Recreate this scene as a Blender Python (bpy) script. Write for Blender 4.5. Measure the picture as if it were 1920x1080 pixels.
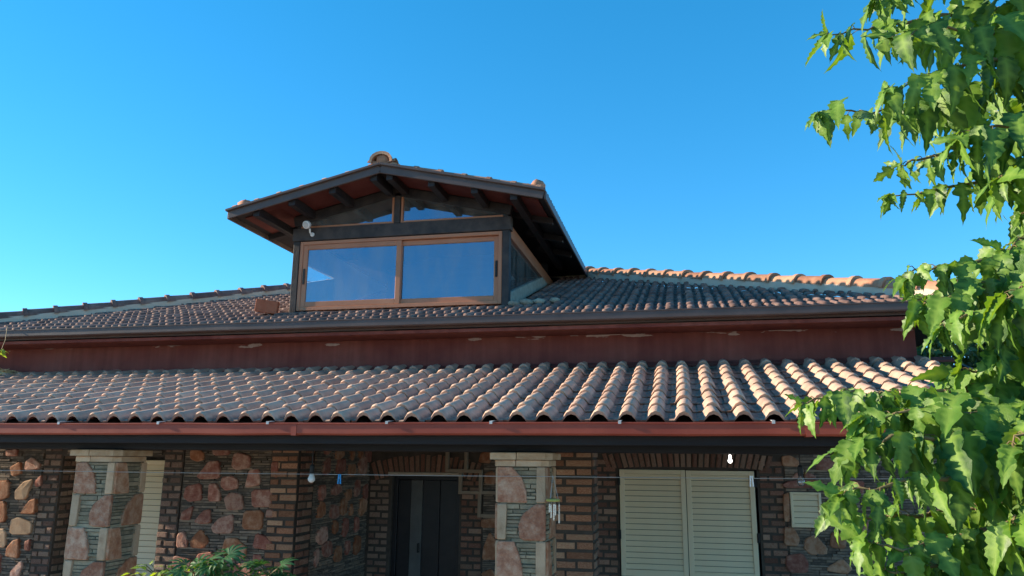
import bpy, math, random
from mathutils import Vector, Matrix
R = math.radians
random.seed(11)
for o in list(bpy.data.objects): bpy.data.objects.remove(o)
sc = bpy.context.scene
col = sc.collection
H = 2.35                      # camera height above the porch floor; the scene is laid out with the camera at z=0 and lifted by H at the end

# ------------------------------------------------------------------ camera
F, PSI, TH, ROLL = 1440.0, R(12.5), R(12.5), R(0.5)
fw = Vector((-math.sin(PSI)*math.cos(TH), math.cos(PSI)*math.cos(TH), math.sin(TH)))
rt0 = Vector((math.cos(PSI), math.sin(PSI), 0)); up0 = rt0.cross(fw)
rt = rt0*math.cos(ROLL) + up0*math.sin(ROLL); up = up0*math.cos(ROLL) - rt0*math.sin(ROLL)
cd = bpy.data.cameras.new('camera'); cam = bpy.data.objects.new('camera', cd); col.objects.link(cam)
cd.sensor_width = 36; cd.lens = F/1920*36; cd.clip_start = 0.05; cd.clip_end = 3000
cam.matrix_world = Matrix((( rt.x, up.x, -fw.x, 0), (rt.y, up.y, -fw.y, 0), (rt.z, up.z, -fw.z, 0), (0, 0, 0, 1)))
sc.camera = cam
def ray(x, y): return fw + rt*((x-960)/F) + up*((540-y)/F)
def atY(x, y, Y): d = ray(x, y); return d*(Y/d.y)
def atD(x, y, D): return ray(x, y)*D

# ------------------------------------------------------------------ world, sun, exposure
SUN_EL, SUN_AZ = R(18.5), R(4.0)      # sun low on the left, four degrees in front of the facade
S = Vector((-math.cos(SUN_AZ)*math.cos(SUN_EL), -math.sin(SUN_AZ)*math.cos(SUN_EL), math.sin(SUN_EL)))
w = bpy.data.worlds.new('World'); sc.world = w; w.use_nodes = True
nt = w.node_tree; nt.nodes.clear()
sky = nt.nodes.new('ShaderNodeTexSky'); sky.sky_type = 'NISHITA'; sky.sun_disc = False
sky.sun_elevation = SUN_EL; sky.sun_rotation = math.atan2(S.x, S.y)
sky.altitude = 5000; sky.air_density = 1.0; sky.dust_density = 0.0; sky.ozone_density = 1.2
hs = nt.nodes.new('ShaderNodeHueSaturation'); hs.inputs['Saturation'].default_value = 1.655; hs.inputs['Hue'].default_value = 0.491; hs.inputs['Value'].default_value = 1.98
bg = nt.nodes.new('ShaderNodeBackground'); bg.inputs[1].default_value = 0.11
wo = nt.nodes.new('ShaderNodeOutputWorld')
gm = nt.nodes.new('ShaderNodeGamma'); gm.inputs[1].default_value = 0.7; nt.links.new(sky.outputs[0], gm.inputs[0]); nt.links.new(gm.outputs[0], hs.inputs['Color']); nt.links.new(hs.outputs[0], bg.inputs[0]); nt.links.new(bg.outputs[0], wo.inputs[0])
sl = bpy.data.lights.new('sun', 'SUN'); sl.energy = 4.5; sl.angle = R(0.5); sl.color = (1.0, 0.83, 0.62)
sun = bpy.data.objects.new('sun', sl); col.objects.link(sun)
sun.rotation_euler = S.to_track_quat('Z', 'Y').to_euler()
vs = sc.view_settings; vs.view_transform = 'Standard'; vs.look = 'None'; vs.gamma = 1; vs.exposure = 1.25; vs.use_curve_mapping = False

# ------------------------------------------------------------------ materials
def pmat(name, cols, scale=6.0, rough=0.8, bump=0.3, bscale=40.0, rnd=None, rndamt=0.25, dirt=None, spec=0.3, metal=0.0, detail=6.0, stretch=None, bdist=0.01):
    """procedural surface: 2 or 3 colours mixed by noise, brightness varied per object or per piece, optional dirt by the 'dirt' attribute"""
    m = bpy.data.materials.new(name); m.use_nodes = True
    t = m.node_tree; N = t.nodes; L = t.links
    b = N['Principled BSDF']; b.inputs['Roughness'].default_value = rough; b.inputs['Metallic'].default_value = metal
    b.inputs['Specular IOR Level'].default_value = spec
    tc = N.new('ShaderNodeTexCoord'); mp = N.new('ShaderNodeMapping')
    src = tc.outputs['Object']
    rv = None
    if rnd == 'obj':
        oi = N.new('ShaderNodeObjectInfo'); rv = oi.outputs['Random']
    elif rnd == 'island':
        ge = N.new('ShaderNodeNewGeometry'); rv = ge.outputs['Random Per Island']
    if rv is not None:
        cx = N.new('ShaderNodeCombineXYZ')
        mu = N.new('ShaderNodeMath'); mu.operation = 'MULTIPLY'; mu.inputs[1].default_value = 37.0; L.new(rv, mu.inputs[0])
        for k in range(3): L.new(mu.outputs[0], cx.inputs[k])
        L.new(cx.outputs[0], mp.inputs['Location'])
    if stretch: mp.inputs['Scale'].default_value = stretch
    L.new(src, mp.inputs['Vector'])
    n1 = N.new('ShaderNodeTexNoise'); n1.inputs['Scale'].default_value = scale; n1.inputs['Detail'].default_value = detail; n1.inputs['Roughness'].default_value = 0.6
    L.new(mp.outputs[0], n1.inputs['Vector'])
    cr = N.new('ShaderNodeValToRGB'); e = cr.color_ramp.elements
    e[0].position = 0.32; e[0].color = (*cols[0], 1); e[1].position = 0.68; e[1].color = (*cols[-1], 1)
    if len(cols) == 3:
        k = cr.color_ramp.elements.new(0.5); k.color = (*cols[1], 1)
    if rv is not None:
        ad = N.new('ShaderNodeMath'); ad.operation = 'MULTIPLY_ADD'; ad.inputs[1].default_value = rndamt; ad.inputs[2].default_value = -rndamt/2
        L.new(rv, ad.inputs[0])
        a2 = N.new('ShaderNodeMath'); a2.operation = 'ADD'; L.new(ad.outputs[0], a2.inputs[0]); L.new(n1.outputs['Fac'], a2.inputs[1]); L.new(a2.outputs[0], cr.inputs['Fac'])
    else: L.new(n1.outputs['Fac'], cr.inputs['Fac'])
    out = cr.outputs['Color']
    if rv is not None:
        hv = N.new('ShaderNodeHueSaturation'); fr = N.new('ShaderNodeMath'); fr.operation = 'MULTIPLY'; fr.inputs[1].default_value = 7.31; L.new(rv, fr.inputs[0])
        f2 = N.new('ShaderNodeMath'); f2.operation = 'FRACT'; L.new(fr.outputs[0], f2.inputs[0])
        f3 = N.new('ShaderNodeMath'); f3.operation = 'MULTIPLY_ADD'; f3.inputs[1].default_value = rndamt*1.6; f3.inputs[2].default_value = 1-rndamt*0.8; L.new(f2.outputs[0], f3.inputs[0])
        L.new(f3.outputs[0], hv.inputs['Value']); L.new(out, hv.inputs['Color']); out = hv.outputs[0]
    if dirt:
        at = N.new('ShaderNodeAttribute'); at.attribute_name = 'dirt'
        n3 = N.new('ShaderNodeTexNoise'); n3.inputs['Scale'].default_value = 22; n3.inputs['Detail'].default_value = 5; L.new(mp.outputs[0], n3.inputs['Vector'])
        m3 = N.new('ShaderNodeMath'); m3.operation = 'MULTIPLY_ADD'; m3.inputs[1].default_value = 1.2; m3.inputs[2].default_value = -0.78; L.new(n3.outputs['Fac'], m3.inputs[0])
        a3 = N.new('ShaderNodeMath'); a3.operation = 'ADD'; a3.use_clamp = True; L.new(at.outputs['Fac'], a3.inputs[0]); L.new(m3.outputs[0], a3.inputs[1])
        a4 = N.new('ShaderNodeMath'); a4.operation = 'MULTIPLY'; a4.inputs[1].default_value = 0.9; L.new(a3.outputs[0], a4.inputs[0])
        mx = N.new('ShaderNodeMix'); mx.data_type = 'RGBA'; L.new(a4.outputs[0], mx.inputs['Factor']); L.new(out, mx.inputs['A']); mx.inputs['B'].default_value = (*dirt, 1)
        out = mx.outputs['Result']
    L.new(out, b.inputs['Base Color'])
    if bump:
        n2 = N.new('ShaderNodeTexNoise'); n2.inputs['Scale'].default_value = bscale; n2.inputs['Detail'].default_value = 7; n2.inputs['Roughness'].default_value = 0.62
        L.new(mp.outputs[0], n2.inputs['Vector'])
        bp = N.new('ShaderNodeBump'); bp.inputs['Strength'].default_value = bump; bp.inputs['Distance'].default_value = bdist
        L.new(n2.outputs['Fac'], bp.inputs['Height']); L.new(bp.outputs[0], b.inputs['Normal'])
    return m
TILE_C = [(0.42, 0.265, 0.195), (0.50, 0.325, 0.235), (0.58, 0.40, 0.285)]
M = {}
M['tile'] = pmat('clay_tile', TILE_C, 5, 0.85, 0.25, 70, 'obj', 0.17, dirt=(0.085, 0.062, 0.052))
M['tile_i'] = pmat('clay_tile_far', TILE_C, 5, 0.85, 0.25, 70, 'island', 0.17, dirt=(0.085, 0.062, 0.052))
M['mtile'] = pmat('weathered_tile_hip_shade', [(0.13, 0.075, 0.063), (0.19, 0.113, 0.092), (0.29, 0.185, 0.145)], 5, 0.85, 0.25, 70, "obj", 0.18, dirt=(0.06, 0.045, 0.039))
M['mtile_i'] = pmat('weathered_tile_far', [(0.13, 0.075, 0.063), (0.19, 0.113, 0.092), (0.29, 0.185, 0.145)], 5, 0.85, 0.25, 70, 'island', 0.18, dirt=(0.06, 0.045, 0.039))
M['ridge'] = pmat('ridge_clay', [(0.34, 0.15, 0.085), (0.42, 0.205, 0.12), (0.46, 0.27, 0.165)], 7, 0.8, 0.3, 60, 'obj', 0.25)
M['deck'] = pmat('roof_deck', [(0.05, 0.035, 0.03), (0.09, 0.06, 0.05)], 5, 0.9, 0.2)
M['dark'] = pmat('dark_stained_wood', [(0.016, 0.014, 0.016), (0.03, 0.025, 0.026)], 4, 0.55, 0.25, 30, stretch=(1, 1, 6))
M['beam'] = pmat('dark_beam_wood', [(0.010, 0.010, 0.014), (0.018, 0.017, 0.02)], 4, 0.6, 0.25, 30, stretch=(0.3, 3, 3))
M['dormwood'] = pmat('weathered_dark_wood', [(0.022, 0.019, 0.02), (0.042, 0.034, 0.032), (0.065, 0.05, 0.044)], 6, 0.6, 0.3, 40, 'obj', 0.2, stretch=(1, 1, 1))
M['fascia'] = pmat('painted_metal_fascia', [(0.075, 0.055, 0.05), (0.105, 0.078, 0.07)], 3, 0.45, 0.08, 20)
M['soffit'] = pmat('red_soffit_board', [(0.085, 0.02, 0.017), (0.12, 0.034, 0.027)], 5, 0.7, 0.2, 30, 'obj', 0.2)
M['frame'] = pmat('brown_window_frame', [(0.40, 0.16, 0.08), (0.47, 0.20, 0.105)], 3, 0.4, 0.06, 30)
M['pale'] = pmat('pale_plaster', [(0.66, 0.62, 0.56), (0.76, 0.73, 0.68)], 4, 0.9, 0.2, 30)
M['gutter'] = pmat('red_gutter', [(0.27, 0.05, 0.03), (0.35, 0.075, 0.045)], 2.5, 0.5, 0.08, 15, spec=0.25)
M['zinc'] = pmat('galvanised_strap', [(0.45, 0.45, 0.44), (0.6, 0.6, 0.58)], 8, 0.45, 0.1)
M['pstone'] = pmat('tan_pink_stone', [(0.33, 0.13, 0.075), (0.45, 0.22, 0.135), (0.55, 0.345, 0.235)], 16, 0.9, 1.0, 45, 'obj', 0.2, bdist=0.014)
M['stone'] = pmat('pink_stone', [(0.29, 0.105, 0.075), (0.40, 0.185, 0.135), (0.54, 0.34, 0.26)], 14, 0.9, 0.9, 55, 'obj', 0.28, bdist=0.012)
M['ostone'] = pmat('orange_stone', [(0.31, 0.12, 0.06), (0.42, 0.20, 0.11), (0.52, 0.31, 0.20)], 14, 0.9, 0.7, 50, 'obj', 0.22, bdist=0.01)
M['slab'] = pmat('buff_stone', [(0.42, 0.26, 0.155), (0.53, 0.35, 0.22), (0.58, 0.40, 0.26)], 9, 0.9, 0.5, 60, 'obj', 0.2)
M['cap'] = pmat('buff_cap_stone', [(0.50, 0.32, 0.19), (0.60, 0.42, 0.27), (0.64, 0.48, 0.33)], 9, 0.9, 0.5, 60, 'obj', 0.16)
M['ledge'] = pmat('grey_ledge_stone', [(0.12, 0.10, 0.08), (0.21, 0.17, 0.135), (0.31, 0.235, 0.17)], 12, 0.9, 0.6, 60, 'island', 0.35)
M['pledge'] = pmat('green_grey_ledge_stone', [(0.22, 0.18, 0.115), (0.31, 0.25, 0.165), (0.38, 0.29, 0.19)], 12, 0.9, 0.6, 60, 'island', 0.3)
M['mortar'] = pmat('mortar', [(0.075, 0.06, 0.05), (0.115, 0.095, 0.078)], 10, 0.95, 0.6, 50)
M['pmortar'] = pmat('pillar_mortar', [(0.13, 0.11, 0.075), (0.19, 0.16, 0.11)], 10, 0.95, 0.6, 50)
M['brick'] = pmat('clay_brick', [(0.22, 0.10, 0.068), (0.31, 0.16, 0.11), (0.38, 0.245, 0.17)], 8, 0.9, 0.7, 50, 'obj', 0.35)
M['brick_i'] = pmat('clay_brick_low', [(0.22, 0.10, 0.068), (0.31, 0.16, 0.11), (0.38, 0.245, 0.17)], 8, 0.9, 0.7, 50, 'island', 0.35)
M['lbrick'] = pmat('light_clay_brick', [(0.33, 0.15, 0.085), (0.45, 0.23, 0.14), (0.52, 0.33, 0.21)], 8, 0.9, 0.7, 50, 'obj', 0.3)
M['dbrick'] = pmat('grey_brick', [(0.19, 0.11, 0.085), (0.28, 0.18, 0.135), (0.36, 0.26, 0.19)], 8, 0.9, 0.7, 50, 'obj', 0.3)
M['shutter'] = pmat('cream_shutter_paint', [(0.85, 0.69, 0.45), (0.88, 0.74, 0.50)], 3, 0.45, 0.05, 20, spec=0.4)
M['black'] = pmat('black_iron', [(0.012, 0.012, 0.012), (0.025, 0.023, 0.022)], 6, 0.5, 0.1)
M['door'] = pmat('dark_door', [(0.012, 0.012, 0.015), (0.022, 0.02, 0.022)], 5, 0.4, 0.1)
M['greywood'] = pmat('grey_door_edge', [(0.10, 0.10, 0.095), (0.14, 0.14, 0.13)], 5, 0.6, 0.1)
M['lintel'] = pmat('pale_lintel', [(0.50, 0.40, 0.30), (0.60, 0.50, 0.39)], 5, 0.7, 0.2)
M['framewood'] = pmat('pale_brown_wood', [(0.28, 0.21, 0.15), (0.36, 0.28, 0.2)], 6, 0.7, 0.2)
M['floor'] = pmat('porch_floor_tiles', [(0.22, 0.15, 0.11), (0.3, 0.2, 0.15)], 3, 0.5, 0.1)
M['white'] = pmat('white_plastic', [(0.74, 0.74, 0.72), (0.8, 0.8, 0.78)], 5, 0.35, 0.03, spec=0.5)
M['blue'] = pmat('blue_plastic', [(0.02, 0.25, 0.55), (0.03, 0.3, 0.62)], 5, 0.4, 0.03)
M['wire'] = pmat('pale_line', [(0.34, 0.32, 0.3), (0.42, 0.4, 0.37)], 5, 0.6, 0)
M['chime'] = pmat('yellow_green_disc', [(0.38, 0.36, 0.08), (0.5, 0.46, 0.14)], 8, 0.5, 0.1)
M['steel'] = pmat('steel_tube', [(0.6, 0.6, 0.6), (0.7, 0.7, 0.7)], 8, 0.25, 0, metal=1.0)
M['clay'] = pmat('orange_clay_block', [(0.33, 0.09, 0.045), (0.42, 0.135, 0.07)], 8, 0.85, 0.4, 50)
M['rubble'] = pmat('mortar_rubble', [(0.26, 0.22, 0.17), (0.42, 0.36, 0.27)], 14, 0.95, 0.8, 40, 'obj', 0.2)
M['straw'] = pmat('pale_straw_debris', [(0.45, 0.33, 0.16), (0.62, 0.48, 0.26)], 30, 0.9, 0.8, 60)
M['bark'] = pmat('bark', [(0.09, 0.065, 0.045), (0.17, 0.125, 0.09)], 10, 0.9, 0.8, 30, stretch=(1, 1, 0.25))
M['twig'] = pmat('green_brown_twig', [(0.14, 0.10, 0.05), (0.22, 0.17, 0.07)], 10, 0.7, 0.2)
M['gravel'] = pmat('dry_garden_ground', [(0.34, 0.28, 0.20), (0.42, 0.36, 0.27), (0.30, 0.27, 0.17)], 0.7, 0.95, 0.6, 8)

def wallpaint():
    m = pmat('red_wall_paint', [(0.155, 0.042, 0.035), (0.195, 0.06, 0.047), (0.23, 0.082, 0.064)], 1.6, 0.85, 0.25, 18)
    t = m.node_tree; N = t.nodes; L = t.links; b = N['Principled BSDF']
    src = b.inputs['Base Color'].links[0].from_socket
    at = N.new('ShaderNodeAttribute'); at.attribute_name = 'dirt'
    tc = N.new('ShaderNodeTexCoord'); mp = N.new('ShaderNodeMapping'); mp.inputs['Scale'].default_value = (2.6, 2.6, 14); L.new(tc.outputs['Object'], mp.inputs[0])
    n = N.new('ShaderNodeTexNoise'); n.inputs['Scale'].default_value = 1.1; n.inputs['Detail'].default_value = 4; L.new(mp.outputs[0], n.inputs['Vector'])
    ma = N.new('ShaderNodeMath'); ma.operation = 'MULTIPLY'; L.new(at.outputs['Fac'], ma.inputs[0]); L.new(n.outputs['Fac'], ma.inputs[1])
    cr = N.new('ShaderNodeValToRGB'); cr.color_ramp.elements[0].position = 0.588; cr.color_ramp.elements[1].position = 0.603; L.new(ma.outputs[0], cr.inputs[0])
    mx = N.new('ShaderNodeMix'); mx.data_type = 'RGBA'; L.new(cr.outputs[0], mx.inputs['Factor']); L.new(src, mx.inputs['A']); mx.inputs['B'].default_value = (0.42, 0.34, 0.31, 1)
    m2 = N.new('ShaderNodeMapping'); m2.inputs['Scale'].default_value = (7, 7, 0.5); L.new(tc.outputs['Object'], m2.inputs[0])
    ns = N.new('ShaderNodeTexNoise'); ns.inputs['Scale'].default_value = 1.6; ns.inputs['Detail'].default_value = 5; L.new(m2.outputs[0], ns.inputs['Vector'])
    c2 = N.new('ShaderNodeValToRGB'); c2.color_ramp.elements[0].position = 0.35; c2.color_ramp.elements[0].color = (0.55, 0.5, 0.5, 1); c2.color_ramp.elements[1].position = 0.62; c2.color_ramp.elements[1].color = (1.1, 1.1, 1.1, 1); L.new(ns.outputs['Fac'], c2.inputs[0])
    mm = N.new('ShaderNodeMix'); mm.data_type = 'RGBA'; mm.blend_type = 'MULTIPLY'; mm.inputs['Factor'].default_value = 0.45; L.new(mx.outputs['Result'], mm.inputs['A']); L.new(c2.outputs[0], mm.inputs['B'])
    L.new(mm.outputs['Result'], b.inputs['Base Color'])
    return m
M['redwall'] = wallpaint()

def glassmat(name, fac, tint):
    m = bpy.data.materials.new(name); m.use_nodes = True; t = m.node_tree; t.nodes.clear(); N = t.nodes
    o = N.new('ShaderNodeOutputMaterial'); mx = N.new('ShaderNodeMixShader'); tr = N.new('ShaderNodeBsdfTransparent'); gl = N.new('ShaderNodeBsdfGlossy')
    gl.inputs['Roughness'].default_value = 0.0; gl.inputs['Color'].default_value = (*tint, 1); tr.inputs['Color'].default_value = (0.88, 0.92, 0.93, 1)
    lw = N.new('ShaderNodeFresnel'); lw.inputs['IOR'].default_value = 1.5
    ad = N.new('ShaderNodeMath'); ad.operation = 'ADD'; ad.use_clamp = True; ad.inputs[1].default_value = fac
    t.links.new(lw.outputs[0], ad.inputs[0]); t.links.new(ad.outputs[0], mx.inputs[0]); t.links.new(tr.outputs[0], mx.inputs[1]); t.links.new(gl.outputs[0], mx.inputs[2])
    df = N.new('ShaderNodeBsdfDiffuse'); df.inputs['Color'].default_value = (0.5, 0.47, 0.43, 1); tc = N.new('ShaderNodeTexCoord'); mp = N.new('ShaderNodeMapping'); mp.inputs['Scale'].default_value = (3, 3, 1); t.links.new(tc.outputs['Object'], mp.inputs[0])
    nz = N.new('ShaderNodeTexNoise'); nz.inputs['Scale'].default_value = 2.2; nz.inputs['Detail'].default_value = 6; t.links.new(mp.outputs[0], nz.inputs['Vector'])
    md = N.new('ShaderNodeMath'); md.operation = 'MULTIPLY_ADD'; md.use_clamp = True; md.inputs[1].default_value = 0.4; md.inputs[2].default_value = -0.08; t.links.new(nz.outputs['Fac'], md.inputs[0])
    m2 = N.new('ShaderNodeMixShader'); t.links.new(md.outputs[0], m2.inputs[0]); t.links.new(mx.outputs[0], m2.inputs[1]); t.links.new(df.outputs[0], m2.inputs[2]); t.links.new(m2.outputs[0], o.inputs[0])
    return m
M['glass'] = glassmat('coated_window_glass', 0.25, (0.50, 0.72, 0.95))
M['cglass'] = glassmat('clear_bulb_glass', 0.10, (1, 1, 1))
def emat(name, colr, st):
    m = bpy.data.materials.new(name); m.use_nodes = True; b = m.node_tree.nodes['Principled BSDF']
    b.inputs['Base Color'].default_value = (*colr, 1); b.inputs['Emission Color'].default_value = (*colr, 1); b.inputs['Emission Strength'].default_value = st
    return m
M['lit'] = emat('lit_bulb', (1.0, 0.96, 0.9), 3.0)

def leafmat(name, c1, c2, under, trans=0.30, rnd='obj', rough=0.45):
    m = bpy.data.materials.new(name); m.use_nodes = True; t = m.node_tree; N = t.nodes; L = t.links
    b = N['Principled BSDF']; b.inputs['Roughness'].default_value = rough; b.inputs['Specular IOR Level'].default_value = 0.35
    if rnd == 'obj': rv = N.new('ShaderNodeObjectInfo').outputs['Random']
    else: rv = N.new('ShaderNodeNewGeometry').outputs['Random Per Island']
    tc = N.new('ShaderNodeTexCoord'); n = N.new('ShaderNodeTexNoise'); n.inputs['Scale'].default_value = 18; n.inputs['Detail'].default_value = 4; L.new(tc.outputs['Object'], n.inputs['Vector'])
    a = N.new('ShaderNodeMath'); a.operation = 'MULTIPLY_ADD'; a.inputs[1].default_value = 0.5; L.new(n.outputs['Fac'], a.inputs[0])
    r2 = N.new('ShaderNodeMath'); r2.operation = 'MULTIPLY_ADD'; r2.inputs[1].default_value = 0.9; r2.inputs[2].default_value = -0.2; L.new(rv, r2.inputs[0]); L.new(r2.outputs[0], a.inputs[2])
    cl = N.new('ShaderNodeClamp'); L.new(a.outputs[0], cl.inputs[0])
    mx = N.new('ShaderNodeMix'); mx.data_type = 'RGBA'; L.new(cl.outputs[0], mx.inputs['Factor']); mx.inputs['A'].default_value = (*c1, 1); mx.inputs['B'].default_value = (*c2, 1)
    ve = N.new('ShaderNodeAttribute'); ve.attribute_name = 'vein'
    mv = N.new('ShaderNodeMix'); mv.data_type = 'RGBA'; L.new(ve.outputs['Fac'], mv.inputs['Factor']); L.new(mx.outputs['Result'], mv.inputs['A']); mv.inputs['B'].default_value = (c2[0]*1.5, c2[1]*1.25, c2[2]*1.8, 1)
    ge = N.new('ShaderNodeNewGeometry')
    mu = N.new('ShaderNodeMix'); mu.data_type = 'RGBA'; L.new(ge.outputs['Backfacing'], mu.inputs['Factor']); L.new(mv.outputs['Result'], mu.inputs['A']); mu.inputs['B'].default_value = (*under, 1)
    L.new(mu.outputs['Result'], b.inputs['Base Color'])
    bp = N.new('ShaderNodeBump'); bp.inputs['Strength'].default_value = 0.35; bp.inputs['Distance'].default_value = 0.004
    n2 = N.new('ShaderNodeTexNoise'); n2.inputs['Scale'].default_value = 60; L.new(tc.outputs['Object'], n2.inputs['Vector']); L.new(n2.outputs['Fac'], bp.inputs['Height']); L.new(bp.outputs[0], b.inputs['Normal'])
    tr = N.new('ShaderNodeBsdfTranslucent'); hc = N.new('ShaderNodeMix'); hc.data_type = 'RGBA'; hc.blend_type = 'MULTIPLY'; hc.inputs['Factor'].default_value = 1
    L.new(mv.outputs['Result'], hc.inputs['A']); hc.inputs['B'].default_value = (1.9, 1.75, 0.45, 1); L.new(hc.outputs['Result'], tr.inputs['Color'])
    ms = N.new('ShaderNodeMixShader'); ms.inputs[0].default_value = trans; L.new(b.outputs[0], ms.inputs[1]); L.new(tr.outputs[0], ms.inputs[2])
    L.new(ms.outputs[0], N['Material Output'].inputs[0])
    return m
LG = ((0.022, 0.08, 0.012), (0.125, 0.25, 0.028), (0.12, 0.20, 0.06))
M['leaf'] = leafmat('mulberry_leaf', *LG)
M['leaf_i'] = leafmat('mulberry_leaf_mass', *LG, rnd='island')
M['pleaf'] = leafmat('dark_glossy_leaf', (0.018, 0.07, 0.018), (0.04, 0.13, 0.03), (0.06, 0.13, 0.05), 0.2)
M['yleaf'] = leafmat('bright_leaf', (0.12, 0.24, 0.02), (0.24, 0.36, 0.04), (0.2, 0.3, 0.06), 0.4)
M['bleaf'] = leafmat('shrub_leaf', (0.02, 0.06, 0.012), (0.10, 0.16, 0.05), (0.12, 0.16, 0.08), 0.25, 'island')

# ------------------------------------------------------------------ builders
WL = {}     # world location of each parent
class MB:
    def __init__(s): s.v = []; s.f = []; s.d = []
    def add(s, vs, fs, d=0.0):
        n = len(s.v); s.v += [tuple(p) for p in vs]; s.f += [tuple(i+n for i in q) for q in fs]
        s.d += (list(d) if hasattr(d, '__len__') else [d]*len(vs))
    def box(s, x0, x1, y0, y1, z0, z1):
        v = [(x0, y0, z0), (x1, y0, z0), (x1, y1, z0), (x0, y1, z0), (x0, y0, z1), (x1, y0, z1), (x1, y1, z1), (x0, y1, z1)]
        s.add(v, [(3, 2, 1, 0), (4, 5, 6, 7), (0, 1, 5, 4), (1, 2, 6, 5), (2, 3, 7, 6), (3, 0, 4, 7)]); return s
    def bar(s, a, b, wd, ht, upv=(0, 0, 1)):
        """box beam from a to b, wd across, ht along upv"""
        a, b = Vector(a), Vector(b); t = (b-a).normalized(); u = Vector(upv); sd = t.cross(u).normalized(); u = sd.cross(t)
        v = [p + sd*(i*wd/2) + u*(j*ht/2) for p in (a, b) for i, j in ((-1, -1), (1, -1), (1, 1), (-1, 1))]
        s.add(v, [(0, 1, 2, 3), (7, 6, 5, 4), (0, 4, 5, 1), (1, 5, 6, 2), (2, 6, 7, 3), (3, 7, 4, 0)]); return s
    def prism(s, poly, o, ux, uy, n, t, bev=0.006, bump=0.004, close=False):
        """a slab with chamfered rim: poly in (u,v) CCW, front face at o+n*t"""
        a = sum(poly[i][0]*poly[(i+1) % len(poly)][1]-poly[(i+1) % len(poly)][0]*poly[i][1] for i in range(len(poly)))
        if a < 0: poly = poly[::-1]
        k = len(poly); cx = sum(p[0] for p in poly)/k; cy = sum(p[1] for p in poly)/k
        o, ux, uy, n = Vector(o), Vector(ux), Vector(uy), Vector(n)
        def P(u, v, h): return o + ux*u + uy*v + n*h
        vs = [P(p[0], p[1], 0) for p in poly] + [P(p[0], p[1], t-bev) for p in poly]
        for p in poly:
            r = math.hypot(p[0]-cx, p[1]-cy) or 1; q = max(0.3, 1-bev/r*1.3)
            vs.append(P(cx+(p[0]-cx)*q, cy+(p[1]-cy)*q, t + random.uniform(-bump, bump)*0.5))
        vs.append(P(cx, cy, t+random.uniform(0, bump)))
        fs = []
        for i in range(k):
            j = (i+1) % k
            fs += [(i, j, k+j, k+i), (k+i, k+j, 2*k+j, 2*k+i), (2*k+i, 2*k+j, 3*k)]
        if close: fs.append(tuple(range(k-1, -1, -1)))
        s.add(vs, fs); return s
    def tube(s, pts, rad, n=6, cap=True):
        pts = [Vector(p) for p in pts]; rr = rad if hasattr(rad, '__len__') else [rad]*len(pts)
        vs = []; pu = None
        for i, p in enumerate(pts):
            t = (pts[min(i+1, len(pts)-1)]-pts[max(i-1, 0)]).normalized()
            u = pu if pu is not None else (Vector((0, 0, 1)) if abs(t.z) < 0.9 else Vector((1, 0, 0)))
            sd = t.cross(u).normalized(); u = sd.cross(t).normalized(); pu = u
            vs += [p + (sd*math.cos(2*math.pi*k/n)+u*math.sin(2*math.pi*k/n))*rr[i] for k in range(n)]
        fs = [(i*n+k, i*n+(k+1) % n, (i+1)*n+(k+1) % n, (i+1)*n+k) for i in range(len(pts)-1) for k in range(n)]
        if cap: fs += [tuple(range(n-1, -1, -1)), tuple(range((len(pts)-1)*n, len(pts)*n))]
        s.add(vs, fs); return s
    def lathe(s, prof, o, n=12, axis=(0, 0, 1)):
        ax = Vector(axis).normalized(); a = ax.orthogonal().normalized(); b = ax.cross(a); o = Vector(o)
        vs = [o + ax*h + (a*math.cos(2*math.pi*k/n)+b*math.sin(2*math.pi*k/n))*r for r, h in prof for k in range(n)]
        m = len(prof)
        fs = [(i*n+k, i*n+(k+1) % n, (i+1)*n+(k+1) % n, (i+1)*n+k) for i in range(m-1) for k in range(n)]
        fs += [tuple(range(n-1, -1, -1)), tuple(range((m-1)*n, m*n))]
        s.add(vs, fs); return s
    def mesh(s, name, mat, smooth=False, dirt=False):
        me = bpy.data.meshes.new(name); me.from_pydata(s.v, [], s.f); me.materials.append(M[mat])
        if smooth: me.shade_smooth()
        if dirt:
            at = me.attributes.new('dirt', 'FLOAT', 'POINT'); at.data.foreach_set('value', s.d)
        me.update(); return me
    def build(s, name, mat, parent=None, smooth=False, dirt=False, origin=None):
        if origin is not None:
            ov = Vector(origin); s.v = [tuple(Vector(p)-ov) for p in s.v]
        return link(name, s.mesh(name, mat, smooth, dirt), parent, origin or (0, 0, 0))
def link(name, data, parent=None, loc=(0, 0, 0), rot=None, mat4=None):
    o = bpy.data.objects.new(name, data); col.objects.link(o)
    wl = Vector(loc)
    if mat4 is not None:
        wl = mat4.translation.copy()
        o.rotation_mode = 'QUATERNION'; o.rotation_quaternion = mat4.to_quaternion(); o.scale = mat4.to_scale()
    if rot is not None: o.rotation_euler = rot
    WL[o] = wl
    if parent is not None:
        o.parent = parent; o.location = wl - WL[parent]
    else: o.location = wl
    return o
def tag(o, label=None, cat=None, group=None, kind=None):
    if label: o['label'] = label
    if cat: o['category'] = cat
    if group: o['group'] = group
    if kind: o['kind'] = kind
    return o
def thing(name, loc, label, cat, group=None): return tag(link(name, None, None, loc), label, cat, group)
def bevel(o, wdt=0.006, seg=1):
    m = o.modifiers.new('bevel', 'BEVEL'); m.width = wdt; m.segments = seg; m.limit_method = 'ANGLE'; return o
def copy_tree(o, dx, parent=None):
    c = o.copy(); col.objects.link(c); WL[c] = WL[o]+Vector(dx)
    if parent is not None: c.parent = parent; c.location = WL[c]-WL[parent]
    else: c.location = WL[c]
    for ch in [q for q in bpy.data.objects if q.parent == o]: copy_tree(ch, dx, c)
    return c
U = random.uniform

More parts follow.
